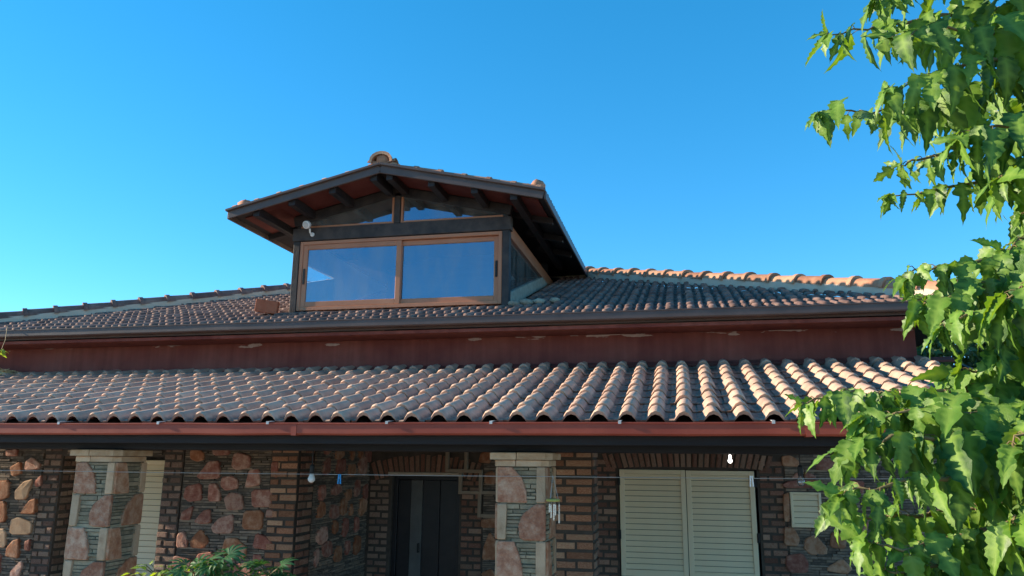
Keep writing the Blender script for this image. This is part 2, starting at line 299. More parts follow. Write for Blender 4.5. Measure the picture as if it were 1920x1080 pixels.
# ------------------------------------------------------------------ ground
FL = -H
g = MB(); nx, ny = 40, 40
xs = [-400+800*i/nx for i in range(nx+1)]
xs = sorted(set([-600, -200, -80, -40, -20, -14, -10, -6, -3, 0, 3, 6, 10, 14, 20, 40, 80, 200, 600])); ys = sorted(set([-600, -200, -80, -30, -10, -4, 0, 1, 2, 3, 4, 5, 5.5, 6, 8, 12, 20, 40, 80, 200, 600]))
def gz(x, y):
    t = min(1, max(0, (5.3-y)/3.2)); t = t*t*(3-2*t)
    return FL-0.18 + 0.86*t
g.add([(x, y, gz(x, y)) for y in ys for x in xs], [(j*len(xs)+i, j*len(xs)+i+1, (j+1)*len(xs)+i+1, (j+1)*len(xs)+i) for j in range(len(ys)-1) for i in range(len(xs)-1)])
tag(g.build('ground', 'gravel', smooth=True), kind='structure')

# ------------------------------------------------------------------ the house
HS = thing('house', (-3.5, 9.0, FL), 'stone and brick house with tiled hip roof, red upper wall, dormer and porch', 'house')
YW, YB = 8.3, 10.3            # front wall plane, back wall of the entrance recess
XL, XR = -9.2, 2.3
mb = MB(); mb.box(-10.0, 2.75, 5.6, 16.5, FL-0.35, FL); bevel(mb.build('porch_floor', 'floor', HS), 0.01)

# -- pieces of masonry
bricks = []
for k in range(4):
    m_ = MB(); q = 0.004
    m_.prism([(U(-q, q), U(-q, q)), (1+U(-q, q)*3, U(-q, q)), (1+U(-q, q)*3, 1+U(-.06, .06)), (U(-q, q), 1+U(-.06, .06))], (0, 0, 0), (1, 0, 0), (0, 0, 1), (0, -1, 0), 1.0, 0.12, 0.1)
    bricks.append(m_)
brick_mesh = {}
def brick_data(k, mat):
    if (k, mat) not in brick_mesh: brick_mesh[(k, mat)] = bricks[k].mesh('brick', mat)
    return brick_mesh[(k, mat)]
low_bricks = MB()
def brick(parent, u, z, w_, h_, o, ax, n, mat='brick', proud=0.014):
    """brick in the wall plane through o: ax along the wall, n outwards"""
    ax, n = Vector(ax), Vector(n); t = proud*U(0.6, 1.5); base = Vector(o)+ax*u+Vector((0, 0, z))
    m4 = Matrix(((ax.x*w_, -n.x*t, 0, base.x), (ax.y*w_, -n.y*t, 0, base.y), (0, 0, h_, base.z), (0, 0, 0, 1)))
    if z < -1.45:
        s_ = random.choice(bricks); low_bricks.add([m4 @ Vector(p) for p in s_.v], s_.f); return
    link('brick', brick_data(random.randrange(4), mat), parent, mat4=m4)
def quoin(parent, u0, u1, z0, z1, o, ax, n, mat='brick', course=0.0885, joint=0.032, flip=0, bl=0.215):
    z = z1-course; r = flip
    while z > z0-0.01:
        hh = course-joint*U(0.8, 1.2); w_ = u1-u0; a = u0+U(0, .008)
        if r % 2 == 0: cuts = [0.62*w_] if w_ > 0.24 else []
        else: cuts = [0.36*w_] if w_ > 0.24 else []
        if w_ > 0.4: cuts = [bl*0.97, ] if r % 2 == 0 else [bl*0.5, bl*1.5]
        ed = [0]+cuts+[w_]
        for i in range(len(ed)-1):
            brick(parent, u0+ed[i]+joint*U(.3, .6), z+U(-.004, .004), ed[i+1]-ed[i]-joint*U(.7, 1.2), hh*U(.93, 1.05), o, ax, n, mat)
        z -= course; r += 1
def ledges(name, parent, u0, u1, z0, z1, o, ax, n, mat='ledge', rowh=0.029, proud=0.019, holes=()):
    m_ = MB(); z = z0; ax, n, o = Vector(ax), Vector(n), Vector(o)
    while z < z1-0.01:
        h = rowh*U(0.7, 1.35); u = u0
        h = min(h, z1-z)
        while u < u1-0.004:
            l = min(U(0.09, 0.34), u1-u); t = proud*U(0.35, 1.6)
            if not any(a-0.03 < u+l/2 < b+.03 and c < z+h/2 < d for a, b, c, d in holes):
                q = [(u+.003, z+.004), (u+l-.003, z+.004+U(-.003, .003)), (u+l-.003, z+h-.004+U(-.003, .003)), (u+.003, z+h-.004)]
                back = [o+ax*p[0]+Vector((0, 0, p[1]))+n*0.001 for p in q]
                fr = [o+ax*(p[0]*.98+(u+l/2)*.02)+Vector((0, 0, p[1]))+n*(t*U(.85, 1.1)) for p in q]
                m_.add(back+fr, [(4, 5, 6, 7), (0, 1, 5, 4), (1, 2, 6, 5), (2, 3, 7, 6), (3, 0, 4, 7)])
            u += l
        z += h
    return tag(m_.build(name, mat, parent), kind='stuff')
def chaikin(poly, r=0.16):
    out = []
    for i in range(len(poly)):
        a, b = poly[i], poly[(i+1) % len(poly)]
        out += [(a[0]+(b[0]-a[0])*r, a[1]+(b[1]-a[1])*r), (b[0]+(a[0]-b[0])*r, b[1]+(a[1]-b[1])*r)]
    return out
def stone(parent, poly, o, ax, n, mat='stone', t=0.03, soft=0.14, bev=0.009):
    if soft: poly = chaikin(poly, soft)
    cx = sum(p[0] for p in poly)/len(poly); cz = sum(p[1] for p in poly)/len(poly)
    org = Vector(o)+Vector(ax)*cx+Vector((0, 0, cz))
    m_ = MB(); m_.prism([(p[0]-cx, p[1]-cz) for p in poly], (0, 0, 0), ax, (0, 0, 1), n, t*U(.8, 1.2), bev, 0.004)
    return link('stone', m_.mesh('stone', mat), parent, org)
def traced(parent, polys, x0, y0, s, Y, mats=('stone',)):
    for p in polys:
        pp = [atY(x0+a*s, y0+b*s, Y-0.03) for a, b in p]
        stone(parent, [(q.x, q.z) for q in pp], (0, Y, 0), (1, 0, 0), (0, -1, 0), random.choice(mats), U(.036, .05))
EX, FN = (1, 0, 0), (0, -1, 0)
ZT = 0.62                      # top of the masonry, in the dark under the porch roof

# -- left front wall with its shuttered window (opening -7.5 .. -6.06)
mb = MB()
mb.box(XL, -7.5, YW, YW+.38, FL, ZT); mb.box(-6.06, -4.32, YW, YW+.38, FL, ZT); mb.box(-7.5, -6.06, YW, YW+.38, -.02, ZT); mb.box(-7.5, -6.06, YW, YW+.38, FL, FL+.9)
WL_ = mb.build('front_wall', 'mortar', HS)
ledges('ledge_stone', WL_, XL+.3, -7.76, FL, ZT-.05, (0, YW, 0), EX, FN)
ledges('ledge_stone', WL_, -5.79, -4.66, FL, ZT-.05, (0, YW, 0), EX, FN)
ledges('ledge_stone', WL_, -7.44, -6.1, 0.0, ZT-.05, (0, YW, 0), EX, FN)
traced(WL_, [[(245, 60), (320, 55), (360, 85), (355, 140), (300, 155), (245, 130)], [(415, 20), (560, 25), (565, 100), (430, 105)], [(600, 90), (640, 78), (735, 105), (730, 200), (620, 225), (580, 190)],
  [(350, 215), (400, 150), (485, 145), (490, 290), (330, 297), (300, 270)], [(500, 280), (580, 265), (630, 300), (635, 370), (530, 390), (490, 350)], [(725, 215), (805, 212), (815, 340), (700, 365), (690, 345)],
  [(905, 155), (965, 150), (955, 285), (900, 270)], [(210, 350), (330, 325), (340, 465), (230, 480), (185, 440)], [(400, 330), (455, 330), (490, 400), (490, 475), (390, 475)],
  [(515, 450), (570, 400), (660, 415), (680, 540), (540, 550)], [(740, 380), (910, 378), (905, 520), (745, 525)], [(175, 560), (270, 505), (240, 630), (160, 625)], [(275, 640), (350, 550), (410, 535), (415, 650), (330, 660)],
  [(410, 680), (480, 605), (595, 575), (585, 735), (430, 735)], [(680, 550), (835, 545), (830, 705), (665, 700)], [(865, 540), (920, 540), (920, 605), (855, 605)], [(140, 740), (195, 715), (225, 790), (215, 850), (130, 850)],
  [(240, 790), (330, 690), (400, 800), (350, 860), (245, 850)], [(530, 770), (620, 770), (705, 850), (690, 930), (560, 950), (495, 890)], [(780, 730), (870, 760), (915, 820), (880, 870), (750, 850)],
  [(110, 910), (260, 950), (240, 1010), (100, 1010)], [(750, 905), (810, 905), (830, 960), (750, 1000)], [(600, 985), (710, 965), (740, 1040), (720, 1130), (570, 1130)], [(300, 900), (440, 880), (470, 1010), (330, 1060)], [(800, 1040), (890, 1030), (890, 1160), (790, 1160)]],
  300, 830, .2315, YW, ('stone', 'stone', 'stone', 'ostone'))
traced(WL_, [[(50, 60), (140, 50), (140, 110), (50, 110)], [(80, 200), (170, 150), (175, 250), (100, 275)], [(-60, 310), (80, 305), (70, 440), (-30, 480)], [(-80, 490), (50, 470), (50, 640), (-60, 660)], [(-90, 690), (50, 700), (45, 850), (-80, 850)],
  [(210, 150), (260, 115), (330, 170), (310, 215), (195, 225)], [(120, 390), (200, 310), (270, 295), (210, 460), (120, 465)], [(190, 540), (250, 465), (300, 450), (290, 580), (170, 575)], [(85, 625), (150, 600), (265, 650), (250, 745), (80, 745)],
  [(60, 850), (110, 790), (160, 780), (155, 940), (45, 920)], [(275, 320), (335, 255), (330, 350), (285, 360)], [(205, 800), (250, 780), (240, 880), (200, 870)], [(80, 1040), (175, 945), (180, 1010), (130, 1120), (70, 1120)], [(-80, 900), (10, 900), (0, 1060), (-90, 1060)]],
  0, 830, .2313, YW, ('stone', 'slab', 'ostone'))
quoin(WL_, -7.765, -7.5, FL, ZT-.05, (0, YW, 0), EX, FN, 'dbrick')
quoin(WL_, -6.06, -5.8, FL, ZT-.05, (0, YW-.02, 0), EX, FN, 'dbrick')
mb = MB(); mb.box(-6.055, -5.805, YW-.02, YW, FL, ZT-.05); mb.build('quoin_backing', 'mortar', WL_)
mb = MB(); mb.box(-4.66, -4.32, YW-.03, YW, FL, ZT-.05); mb.build('quoin_backing', 'mortar', WL_)
quoin(WL_, -4.655, -4.305, FL, ZT-.05, (0, YW-.03, 0), EX, FN, 'lbrick')
quoin(WL_, 0.02, 0.34, FL, ZT-.05, (-7.5, YW, 0), (0, 1, 0), (1, 0, 0), 'dbrick')
mb = MB(); mb.box(XL+.02, XL+.3, YW-.042, YW, FL, ZT-.05); mb.build('shadow_pier', 'mortar', WL_)  # unseen pier, added to throw shade on the wall's left end
# -- recess side wall, facing right, and back wall
mb = MB(); mb.box(-4.66, -4.30, YW+.38, YB+.3, FL, ZT); SW = mb.build('recess_side_wall', 'mortar', HS)
quoin(SW, -.02, 0.32, FL, ZT-.05, (-4.30, YW, 0), (0, 1, 0), (1, 0, 0), 'brick')
ledges('ledge_stone', SW, 0.34, 1.96, FL, ZT-.05, (-4.30, YW, 0), (0, 1, 0), (1, 0, 0))
yy = 0.42; rows = 0
for r_ in range(7):
    z0_ = 0.22-r_*0.24; y = 0.38+U(0, .2)
    while y < 1.8:
        a, b = U(.13, .30), U(.11, .22); z = z0_+U(-.06, .06)
        stone(SW, [(y+U(0, .04), z+U(0, .03)), (y+a*U(.4, .6), z-U(0, .03)), (y+a, z+U(0, .05)), (y+a-U(0, .04), z+b), (y+a*.4, z+b+U(-.02, .04)), (y+U(0, .05), z+b*U(.5, 1))], (-4.30, YW, 0), (0, 1, 0), (1, 0, 0), random.choice(['stone', 'ostone']), U(.038, .052))
        y += a+U(.04, .2)
mb = MB()
mb.box(-4.3, -3.95, YB, YB+.3, FL, ZT); mb.box(-2.98, -.85, YB, YB+.3, FL, ZT); mb.box(.87, 4.2, YB, YB+.3, FL, ZT); mb.box(-3.95, -2.98, YB, YB+.3, -.25, ZT); mb.box(-.85, .87, YB, YB+.3, -.12, ZT); mb.box(-.85, .87, YB, YB+.3, FL, FL+.9)
BW = mb.build('back_wall', 'mortar', HS)
OB = (0, YB, 0)
quoin(BW, -4.27, -3.98, FL, -.27, OB, EX, FN, 'dbrick', flip=1)
quoin(BW, -2.96, -2.66, FL, -.27, OB, EX, FN, 'brick')
quoin(BW, -1.16, -.87, FL, .02, OB, EX, FN, 'brick')
quoin(BW, .89, 1.19, FL, .02, OB, EX, FN, 'brick', flip=1)
for (xa, xb, zb, ht, cnt, cx) in ((-4.2, -2.75, -.22, .24, 20, -3.47), (-1.0, 1.02, -.09, .2, 28, .01)):       # fanned bricks over door and window
    for i in range(cnt):
        u = (i+.5)/cnt; x = xa+(xb-xa)*u; lean = (u-.5)*0.7; wd = (xb-xa)/cnt*.72
        drop = -0.10*abs(2*u-1)**3 if cnt == 20 else -.04*abs(2*u-1)**4
        b_ = Vector((x, YB, zb+drop)); t_ = Vector((math.sin(lean), 0, math.cos(lean))); s_ = Vector((math.cos(lean), 0, -math.sin(lean))); th = .016*U(.6, 1.6)
        hh = ht*U(.92, 1.06)
        m4 = Matrix(((s_.x*wd, 0, t_.x*hh, b_.x-s_.x*wd/2), (0, th, 0, b_.y), (s_.z*wd, 0, t_.z*hh, b_.z-s_.z*wd/2), (0, 0, 0, 1)))
        link('brick', brick_data(random.randrange(4), 'brick'), BW, mat4=m4)
ledges('ledge_stone', BW, -2.65, -1.18, FL, ZT-.05, OB, EX, FN)
ledges('ledge_stone', BW, 1.2, 4.1, FL, ZT-.05, OB, EX, FN)
ST = ('ostone', 'stone')
traced(BW, [[(370, 110), (440, 100), (515, 150), (510, 195), (375, 190)], [(650, 150), (740, 115), (830, 160), (810, 230), (640, 220)], [(440, 290), (500, 235), (540, 290)], [(550, 285), (560, 230), (650, 270), (640, 292)], [(370, 340), (430, 305), (700, 300), (710, 360), (400, 370)],
  [(380, 420), (430, 400), (435, 640), (390, 640)], [(390, 680), (470, 690), (520, 780), (500, 840), (390, 830)], [(555, 780), (640, 740), (740, 850), (740, 910), (600, 910), (550, 860)], [(410, 910), (540, 895), (590, 970), (585, 1055), (440, 1055), (400, 990)],
  [(770, 720), (900, 740), (890, 860), (760, 850)], [(740, 1010), (860, 935), (950, 1020), (900, 1070), (740, 1040)], [(960, 900), (1090, 880), (1120, 980), (1000, 1000)], [(950, 600), (1080, 620), (1060, 740), (940, 720)], [(900, 300), (1040, 310), (1030, 420), (890, 400)]], 1380, 830, .2315, YB, ST)
traced(BW, [[(870, 80), (960, 60), (950, 170), (850, 160)], [(900, 250), (970, 225), (1040, 330), (900, 340)], [(890, 850), (940, 720), (1000, 800), (1000, 950), (880, 950)], [(870, 1060), (950, 1020), (1010, 1080), (900, 1110)], [(870, 620), (1000, 610), (1000, 690), (870, 690)]], 700, 830, .2314, YB, ST)
# -- brick pier
mb = MB(); mb.box(-1.45, -.945, 8.2, 8.62, FL, ZT); PB = mb.build('brick_pier', 'mortar', HS)
quoin(PB, -1.445, -.94, FL, ZT-.05, (0, 8.2, 0), EX, FN, 'lbrick', course=.092)
quoin(PB, 0.0, .42, FL, ZT-.05, (-.945, 8.2, 0), (0, 1, 0), (1, 0, 0), 'brick', course=.092, flip=1)
tag(low_bricks.build('low_brickwork', 'brick_i', HS), kind='stuff')
# -- upper red wall
mb = MB()
x = XL; n_ = 46
for i in range(n_):
    xa, xb = XL+(XR-XL)*i/n_, XL+(XR-XL)*(i+1)/n_
    zz = [ZT, 1.0, 1.22, 1.29, 1.43]; dd = [0, 0, 0.35, 1.0, 1.0]
    mb.add([(X_, YW+.004, z_) for z_ in zz for X_ in (xa, xb)], [(2*k, 2*k+1, 2*k+3, 2*k+2) for k in range(4)], [d_ for d_ in dd for _ in (0, 1)])
mb.add([(XR, YW+.004, ZT), (XR, 15, ZT), (XR, 15, 1.43), (XR, YW+.004, 1.43)], [(0, 1, 2, 3)])
mb.add([(XL, 15, ZT), (XL, YW+.004, ZT), (XL, YW+.004, 1.43), (XL, 15, 1.43)], [(0, 1, 2, 3)])
mb.box(XL+.01, XR-.01, YW+.03, YW+.38, ZT+.001, 1.42)
mb.build('upper_wall', 'redwall', HS, dirt=True)
mb = MB(); mb.box(XL, -4.35, YW+.39, 15, FL, ZT); mb.box(-4.3, XR+2, YB+.31, 15, FL, ZT); mb.build('rear_mass', 'mortar', HS)
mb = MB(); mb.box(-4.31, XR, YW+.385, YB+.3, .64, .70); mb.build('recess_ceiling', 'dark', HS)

# ------------------------------------------------------------------ tiles
PW, EXPO = 0.2081, 0.295
def tile_geo(prof, stations, dlim):
    """one tile from its cross profile: stations are (y along the slope, scale of the relief, lift), front last"""
    n = len(prof); vs = []; d = []
    for y, tp, l_ in stations:
        for x, z in prof: vs.append((x, y, z*tp+l_)); d.append(max(0.0, 0.95-z/dlim))  # dirt darkens the low pans and also deepens their shade in the colour
    fs = [(r*n+i+1, r*n+i, (r+1)*n+i, (r+1)*n+i+1) for r in range(len(stations)-1) for i in range(n-1)]
    return vs, fs, d
L1 = EXPO+0.05
P1 = [(-.106, .001), (-.069, .003), (-.055, .027), (-.033, .059), (0, .073), (.033, .059), (.055, .027), (.069, .002), (PW-.1025, 0)]
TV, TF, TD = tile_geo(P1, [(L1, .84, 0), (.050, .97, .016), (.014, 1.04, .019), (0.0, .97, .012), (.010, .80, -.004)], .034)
PW2 = 0.2136                                   # the upper roof has flatter tiles with a wide and a narrow rib
P2 = [(-.108, .0), (-.095, .003), (-.083, .030), (-.050, .037), (-.018, .030), (-.005, .003), (.014, .0), (.028, .003), (.040, .029), (.056, .034), (.072, .029), (.084, .003), (PW2-.105, 0)]
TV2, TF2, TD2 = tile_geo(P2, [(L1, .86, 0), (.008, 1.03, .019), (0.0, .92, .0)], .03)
def tile_mesh(mat, geo):
    m_ = MB(); m_.add(*geo); me = m_.mesh('tile', mat, True, True)
    me.set_sharp_from_angle(angle=R(62)); return me
def lay_tiles(parent, spots, rot, mat, mat_i, maxn=300, geo=None):
    """spots: world positions of the tile's front centre; the largest in view become parts, the rest one mesh"""
    def size(p):
        v = Vector(p); z = v.dot(fw)
        if z <= 0.1: return -9
        px = abs(v.dot(rt)/z*F); py = v.dot(up)/z*F
        return (1.0/z) if (px < 975 and abs(py) < 555) else -z
    spots = sorted(spots, key=size, reverse=True)
    geo = geo or (TV, TF, TD); me = tile_mesh(mat, geo); rest = MB()
    for i, p in enumerate(spots):
        e = Matrix.Translation(Vector(p)+Vector((U(-.004, .004), U(-.006, .006), U(-.003, .004)))) @ rot @ Matrix.Translation((0, -.03 if random.random() < .05 else 0, 0)) @ Matrix.Rotation(U(-.03, .03), 4, 'Z') @ Matrix.Rotation(U(-.012, .012), 4, 'X') @ Matrix.Rotation(U(-.02, .02), 4, 'Y')
        if i < maxn and size(p) > 0: link('tile', me, parent, mat4=e)
        else: rest.add([e @ Vector(v) for v in geo[0]], geo[1], geo[2])
    if rest.v:
        o = rest.build('far_tiles', mat_i, parent, True, True); o.data.set_sharp_from_angle(angle=R(50)); tag(o, kind='stuff')

# -- porch roof
PP = R(15.5); YE, ZE = 5.80, 0.27
PXL, PXR = -9.9, 2.6
nrm = Vector((0, -math.sin(PP), math.cos(PP)))
def prf(Y): return ZE+(Y-YE)*math.tan(PP)
mb = MB()
def slab(m_, x0, x1, y0, y1, off, th):
    a = [Vector((X_, Y_, prf(Y_)))-nrm*o_ for o_ in (off+th, off) for X_, Y_ in ((x0, y0), (x1, y0), (x1, y1), (x0, y1))]
    m_.add(a, [(3, 2, 1, 0), (4, 5, 6, 7), (0, 1, 5, 4), (1, 2, 6, 5), (2, 3, 7, 6), (3, 0, 4, 7)])
slab(mb, PXL, PXR, YE+.05, YW-.002, .03, .05); PR = mb.build('porch_roof', 'deck', HS)
sp = []
for r_ in range(9):
    for k in range(-20, 41):
        X_ = -5.818+PW*k
        if PXL+.1 < X_ < PXR-.1:
            sl_ = r_*EXPO; sp.append((X_, YE+sl_*math.cos(PP), ZE+sl_*math.sin(PP)))
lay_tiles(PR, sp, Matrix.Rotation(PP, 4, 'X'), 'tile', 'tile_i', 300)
mb = MB(); mb.bar((PXL-.02, YE+.02, prf(YE+.02)-.16), (PXL-.02, YW-.05, prf(YW-.05)-.16), .04, .36); bevel(mb.build('verge_board', 'beam', PR), .004)  # unseen end board, hung deep to shape the shadow edge on the front wall
mb = MB(); mb.bar((PXR+.02, YE+.02, prf(YE+.02)-.12), (PXR+.02, YW-.05, prf(YW-.05)-.12), .04, .26); bevel(mb.build('verge_board', 'beam', PR), .004)
mb = MB(); mb.bar((PXL, YW-.05, .985), (PXR, YW-.05, .985), .13, .022, (0, -.35, .93)); mb.build('flashing', 'redwall', PR)
# gutter: box section with rolled lip
def gutter(name, mat, x0, x1, yf, zb, wd, ht, parent):
    m_ = MB(); t = .006
    prof = [(yf+wd, zb+ht), (yf+wd, zb), (yf+.012, zb), (yf, zb+.012), (yf, zb+ht-.014), (yf-.008, zb+ht-.010), (yf-.008, zb+ht), (yf+.006, zb+ht), (yf+.006, zb+.016), (yf+.016, zb+.006), (yf+wd-.006, zb+.006), (yf+wd-.006, zb+ht)]
    n = len(prof); sg = 24
    vs = []
    for i in range(sg+1):
        x = x0+(x1-x0)*i/sg; w1, w2 = U(-.0025, .0025), U(-.003, .003)
        vs += [(x, p[0]+w1, p[1]+w2) for p in prof]
    fs = [(i*n+k, (i+1)*n+k, (i+1)*n+(k+1) % n, i*n+(k+1) % n) for i in range(sg) for k in range(n)]
    fs += [tuple(range(n)), tuple(range((sg+1)*n-1, sg*n-1, -1))]
    m_.add(vs, fs); return m_.build(name, mat, parent)
GU = gutter('porch_gutter', 'gutter', PXL-.03, PXR+.05, 5.73, .168, .125, .096, HS)
for px in (112, 298, 503, 726, 921, 1162, 1450, 1640):
    p = atY(px, 790, 5.73)
    mb = MB(); mb.bar((p.x, 5.722, .272), (p.x, 5.90, .288), .022, .005); mb.box(p.x-.011, p.x+.011, 5.716, 5.722, .252, .274); mb.build('bracket', 'zinc', GU)
for xj in (-6.9, -3.05, .85):
    mb = MB(); mb.box(xj-.022, xj+.022, 5.7265, 5.7295, .166, .262); mb.box(xj-.022, xj+.022, 5.7265, 5.85, .163, .1655); mb.build('gutter_joint', 'gutter', GU)
mb = MB()
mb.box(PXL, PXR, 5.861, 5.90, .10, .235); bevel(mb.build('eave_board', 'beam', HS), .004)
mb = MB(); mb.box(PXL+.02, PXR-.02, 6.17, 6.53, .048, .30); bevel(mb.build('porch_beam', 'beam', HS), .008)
X_ = PXL+.35; mb0 = MB(); a = (0, 5.91, prf(5.91)-.125); b = (0, YW-.02, prf(YW-.02)-.125); mb0.bar(a, b, .07, .09); rf = mb0.mesh('rafter', 'beam')
while X_ < PXR-.1:
    link('rafter', rf, PR, (X_, 0, 0)); X_ += .62

# -- pillars
def pillar(x0, x1, y0, y1):
    ztop = -.062
    m_ = MB(); m_.box(x0+.012, x1-.012, y0+.012, y1-.012, FL, ztop); P_ = m_.build('pillar', 'pmortar', HS, origin=((x0+x1)/2, (y0+y1)/2, FL))
    w_ = x1-x0; dp = y1-y0; ch = .282
    faces = [((x0, y0+.012, 0), (1, 0, 0), (0, -1, 0), w_, 0), ((x1-.012, y0, 0), (0, 1, 0), (1, 0, 0), dp, 1), ((x0+.012, y1, 0), (0, -1, 0), (-1, 0, 0), dp, 1), ((x1, y1-.012, 0), (-1, 0, 0), (0, 1, 0), w_, 0)]
    for o_, ax, n_, wd, side in faces:
        c = 0; z1 = ztop-.006
        ledges('ledge_stone', P_, .02, wd-.02, FL, z1, o_, ax, n_, 'pledge', .032, .015)
        while z1 > FL+.1:
            z0 = z1-ch+.010; hh = z1-z0
            def q(pts, mat, t=.03, soft=.06): stone(P_, [(max(0.012, min(wd-.012, a_*wd)) if 0 < a_ < 1 else a_*wd, z0+b_*hh) for a_, b_ in pts], o_, ax, n_, mat, t, soft, .006)
            v = U(-.05, .05)
            if c % 2 == 0:
                if side: q([(.0, 0), (.50+v, .0), (.42+v, .6), (.30, 1), (0, 1)], 'ostone'); q([(.84, 0), (1, 0), (1, 1), (.84, 1)], 'slab')
                elif c == 0: q([(0, 0), (.62+v, .0), (.60+v, .35), (.50+v, .72), (.30+v, 1), (0, 1)], 'pstone', .031, .04); q([(.81, 0), (1, 0), (1, 1), (.82, 1)], 'slab', .03)
                else: q([(0, 0), (.56+v, .0), (.55+v, .3), (.46+v, .75), (.38+v, 1), (.03, 1), (0, .9)], 'pstone', .031, .05); q([(.80, 0), (1, 0), (1, 1), (.80, 1)], 'slab', .03)
            else:
                if side: q([(.34, 0), (1, 0), (1, 1), (.72, 1), (.46+v, .72), (.36, .3)], 'ostone')
                else: q([(.46+v, .06), (.56+v, 0), (1, .0), (1, 1), (.78+v, 1), (.52+v, .72), (.43+v, .4)], 'pstone', .032, .05); q([(0, 0), (.18, .0), (.20, 1), (0, 1)], 'slab', .03)
            z1 -= ch; c += 1
    for k, (zb, zt, ov) in enumerate(((-.062, -.012, .022), (-.010, .046, .058))):
        a0, a1, b0, b1 = x0-ov, x1+ov, y0-ov, y1+ov; c = .055
        pl = [(a0+c*.25, b0), (a1-c, b0), (a1, b0+c), (a1, b1-c), (a1-c, b1), (a0+c, b1), (a0, b1-c), (a0, b0+c*.25)]
        xm = x0+w_*(.42 if k == 0 else .38)+U(-.03, .03); ym = (y0+y1)/2+U(-.06, .06)
        def clip(poly, f):
            out = []
            for i in range(len(poly)):
                p, r = poly[i], poly[(i+1) % len(poly)]; fp, fr = f(p), f(r)
                if fp >= 0: out.append(p)
                if fp*fr < 0: t = fp/(fp-fr); out.append((p[0]+(r[0]-p[0])*t, p[1]+(r[1]-p[1])*t))
            return out
        for f in ((lambda p: xm-.003-p[0]), (lambda p: min(1, p[0]-xm-.003))):
            for g_ in ((lambda p: ym-.002-p[1]), (lambda p: p[1]-ym-.002)):
                pc = clip(clip(pl, f), g_)
                if len(pc) > 2:
                    m2 = MB(); m2.prism(pc, (0, 0, zb), (1, 0, 0), (0, 1, 0), (0, 0, 1), zt-zb-U(0, .003), .006, .001, True)
                    cx = sum(p[0] for p in pc)/len(pc); m2.build('capital_slab', 'cap', P_, origin=(cx, y0, zb))
    return P_
P1 = pillar(-1.465, -1.078, 6.15, 6.55)
P2 = pillar(-5.392, -4.990, 6.15, 6.55)
copy_tree(P1, (3.75, 0, 0), HS); copy_tree(P2, (-3.9, 0, 0), HS)

# -- shutters
def shutter(parent_name, x0, x1, z0, z1, Y, nsl, hinges=(), stile=.062, mat='shutter'):
    m_ = MB(); t = .04
    m_.box(x0, x0+stile, Y, Y+t, z0, z1); m_.box(x1-stile, x1, Y, Y+t, z0, z1); m_.box(x0+stile, x1-stile, Y+.001, Y+t-.001, z1-stile*.9, z1-.0005); m_.box(x0+stile, x1-stile, Y+.001, Y+t-.001, z0+.0005, z0+stile*1.3)
    sh = bevel(m_.build(parent_name, mat, HS, origin=((x0+x1)/2, Y, z0)), .004)
    a, b = z0+stile*1.3, z1-stile*.9; p = (b-a)/nsl
    m2 = MB(); m2.bar((x0+stile-.004, 0, 0), (x1-stile+.004, 0, 0), .012, p*.91, (0, -.28, -.96)); me = m2.mesh('slat', mat)
    for i in range(nsl): link('slat', me, sh, (0, Y+.02, a+p*(i+.5)), rot=(U(-.03, .03), 0, 0))
    for hx, hz in hinges:
        m3 = MB(); m3.box(hx-.018, hx+.018, Y-.012, Y-.002, hz-.055, hz+.055); m3.tube([(hx, Y-.012, hz-.06), (hx, Y-.012, hz+.06)], .009, 8); m3.build('hinge', 'black', sh)
    return sh
shutter('shutter', -.835, -.004, FL+.92, -.128, YB-.03, 17, ((-.845, -.27), (-.845, -.93)))
shutter('shutter', .004, .835, FL+.92, -.132, YB-.03, 17, ((.845, -.27), (.845, -.93)))
shutter('shutter', -7.48, -6.785, FL+.92, -.06, YW+.2, 18); shutter('shutter', -6.775, -6.075, FL+.92, -.06, YW+.2, 18)
# small louvred vent
shutter('louvre_vent', 1.24, 1.60, -.79, -.375, YB-.055, 5, (), .034)
# -- door
mb = MB(); mb.box(-3.945, -3.885, YB+.06, YB+.16, FL, -.255); mb.box(-3.04, -2.985, YB+.06, YB+.16, FL, -.255); mb.box(-3.885, -3.04, YB+.061, YB+.159, -.30, -.2555)
DR = bevel(mb.build('door', 'door', HS, origin=(-3.47, YB, FL)), .004)
for xa, xb in ((-3.883, -3.70), (-3.53, -3.285), (-3.28, -3.042)):
    mb = MB(); mb.box(xa, xb, YB+.09, YB+.13, FL+.02, -.302); bevel(mb.build('leaf_panel', 'door', DR), .006)
mb = MB(); mb.box(-3.698, -3.532, YB+.075, YB+.125, FL+.02, -.303); bevel(mb.build('door_stile', 'greywood', DR), .006)
mb = MB(); mb.tube([(-3.56, YB+.03, -1.25), (-3.56, YB+.03, -1.13)], .012, 8); mb.tube([(-3.56, YB+.08, -1.24), (-3.56, YB+.02, -1.24)], .008, 6); mb.tube([(-3.56, YB+.08, -1.14), (-3.56, YB+.02, -1.14)], .008, 6); mb.build('handle', 'black', DR)
mb = MB(); mb.box(-4.0, -2.93, YB-.045, YB+.058, -.240, -.198); bevel(mb.build('lintel', 'lintel', HS), .006)

# ------------------------------------------------------------------ main roof
RP = R(18); RYE, RZE = 7.85, 1.462; CXL, CXR = -9.71, 2.78
HALF = (CXR-CXL)/2; AX = (CXL+CXR)/2; AY = RYE+HALF; AZ = RZE+HALF*math.tan(RP)
mb = MB(); d_ = .035
P0 = [(CXL, RYE, RZE-d_), (CXR, RYE, RZE-d_), (CXR, RYE+2*HALF, RZE-d_), (CXL, RYE+2*HALF, RZE-d_), (AX, AY, AZ-d_)]
lo = [(p[0], p[1], p[2]-.06) for p in P0[:4]]
DX0, DX1, DY0 = -4.74, -1.94, 8.6       # dormer footprint
def rz(Y): return RZE+(Y-RYE)*math.tan(RP)
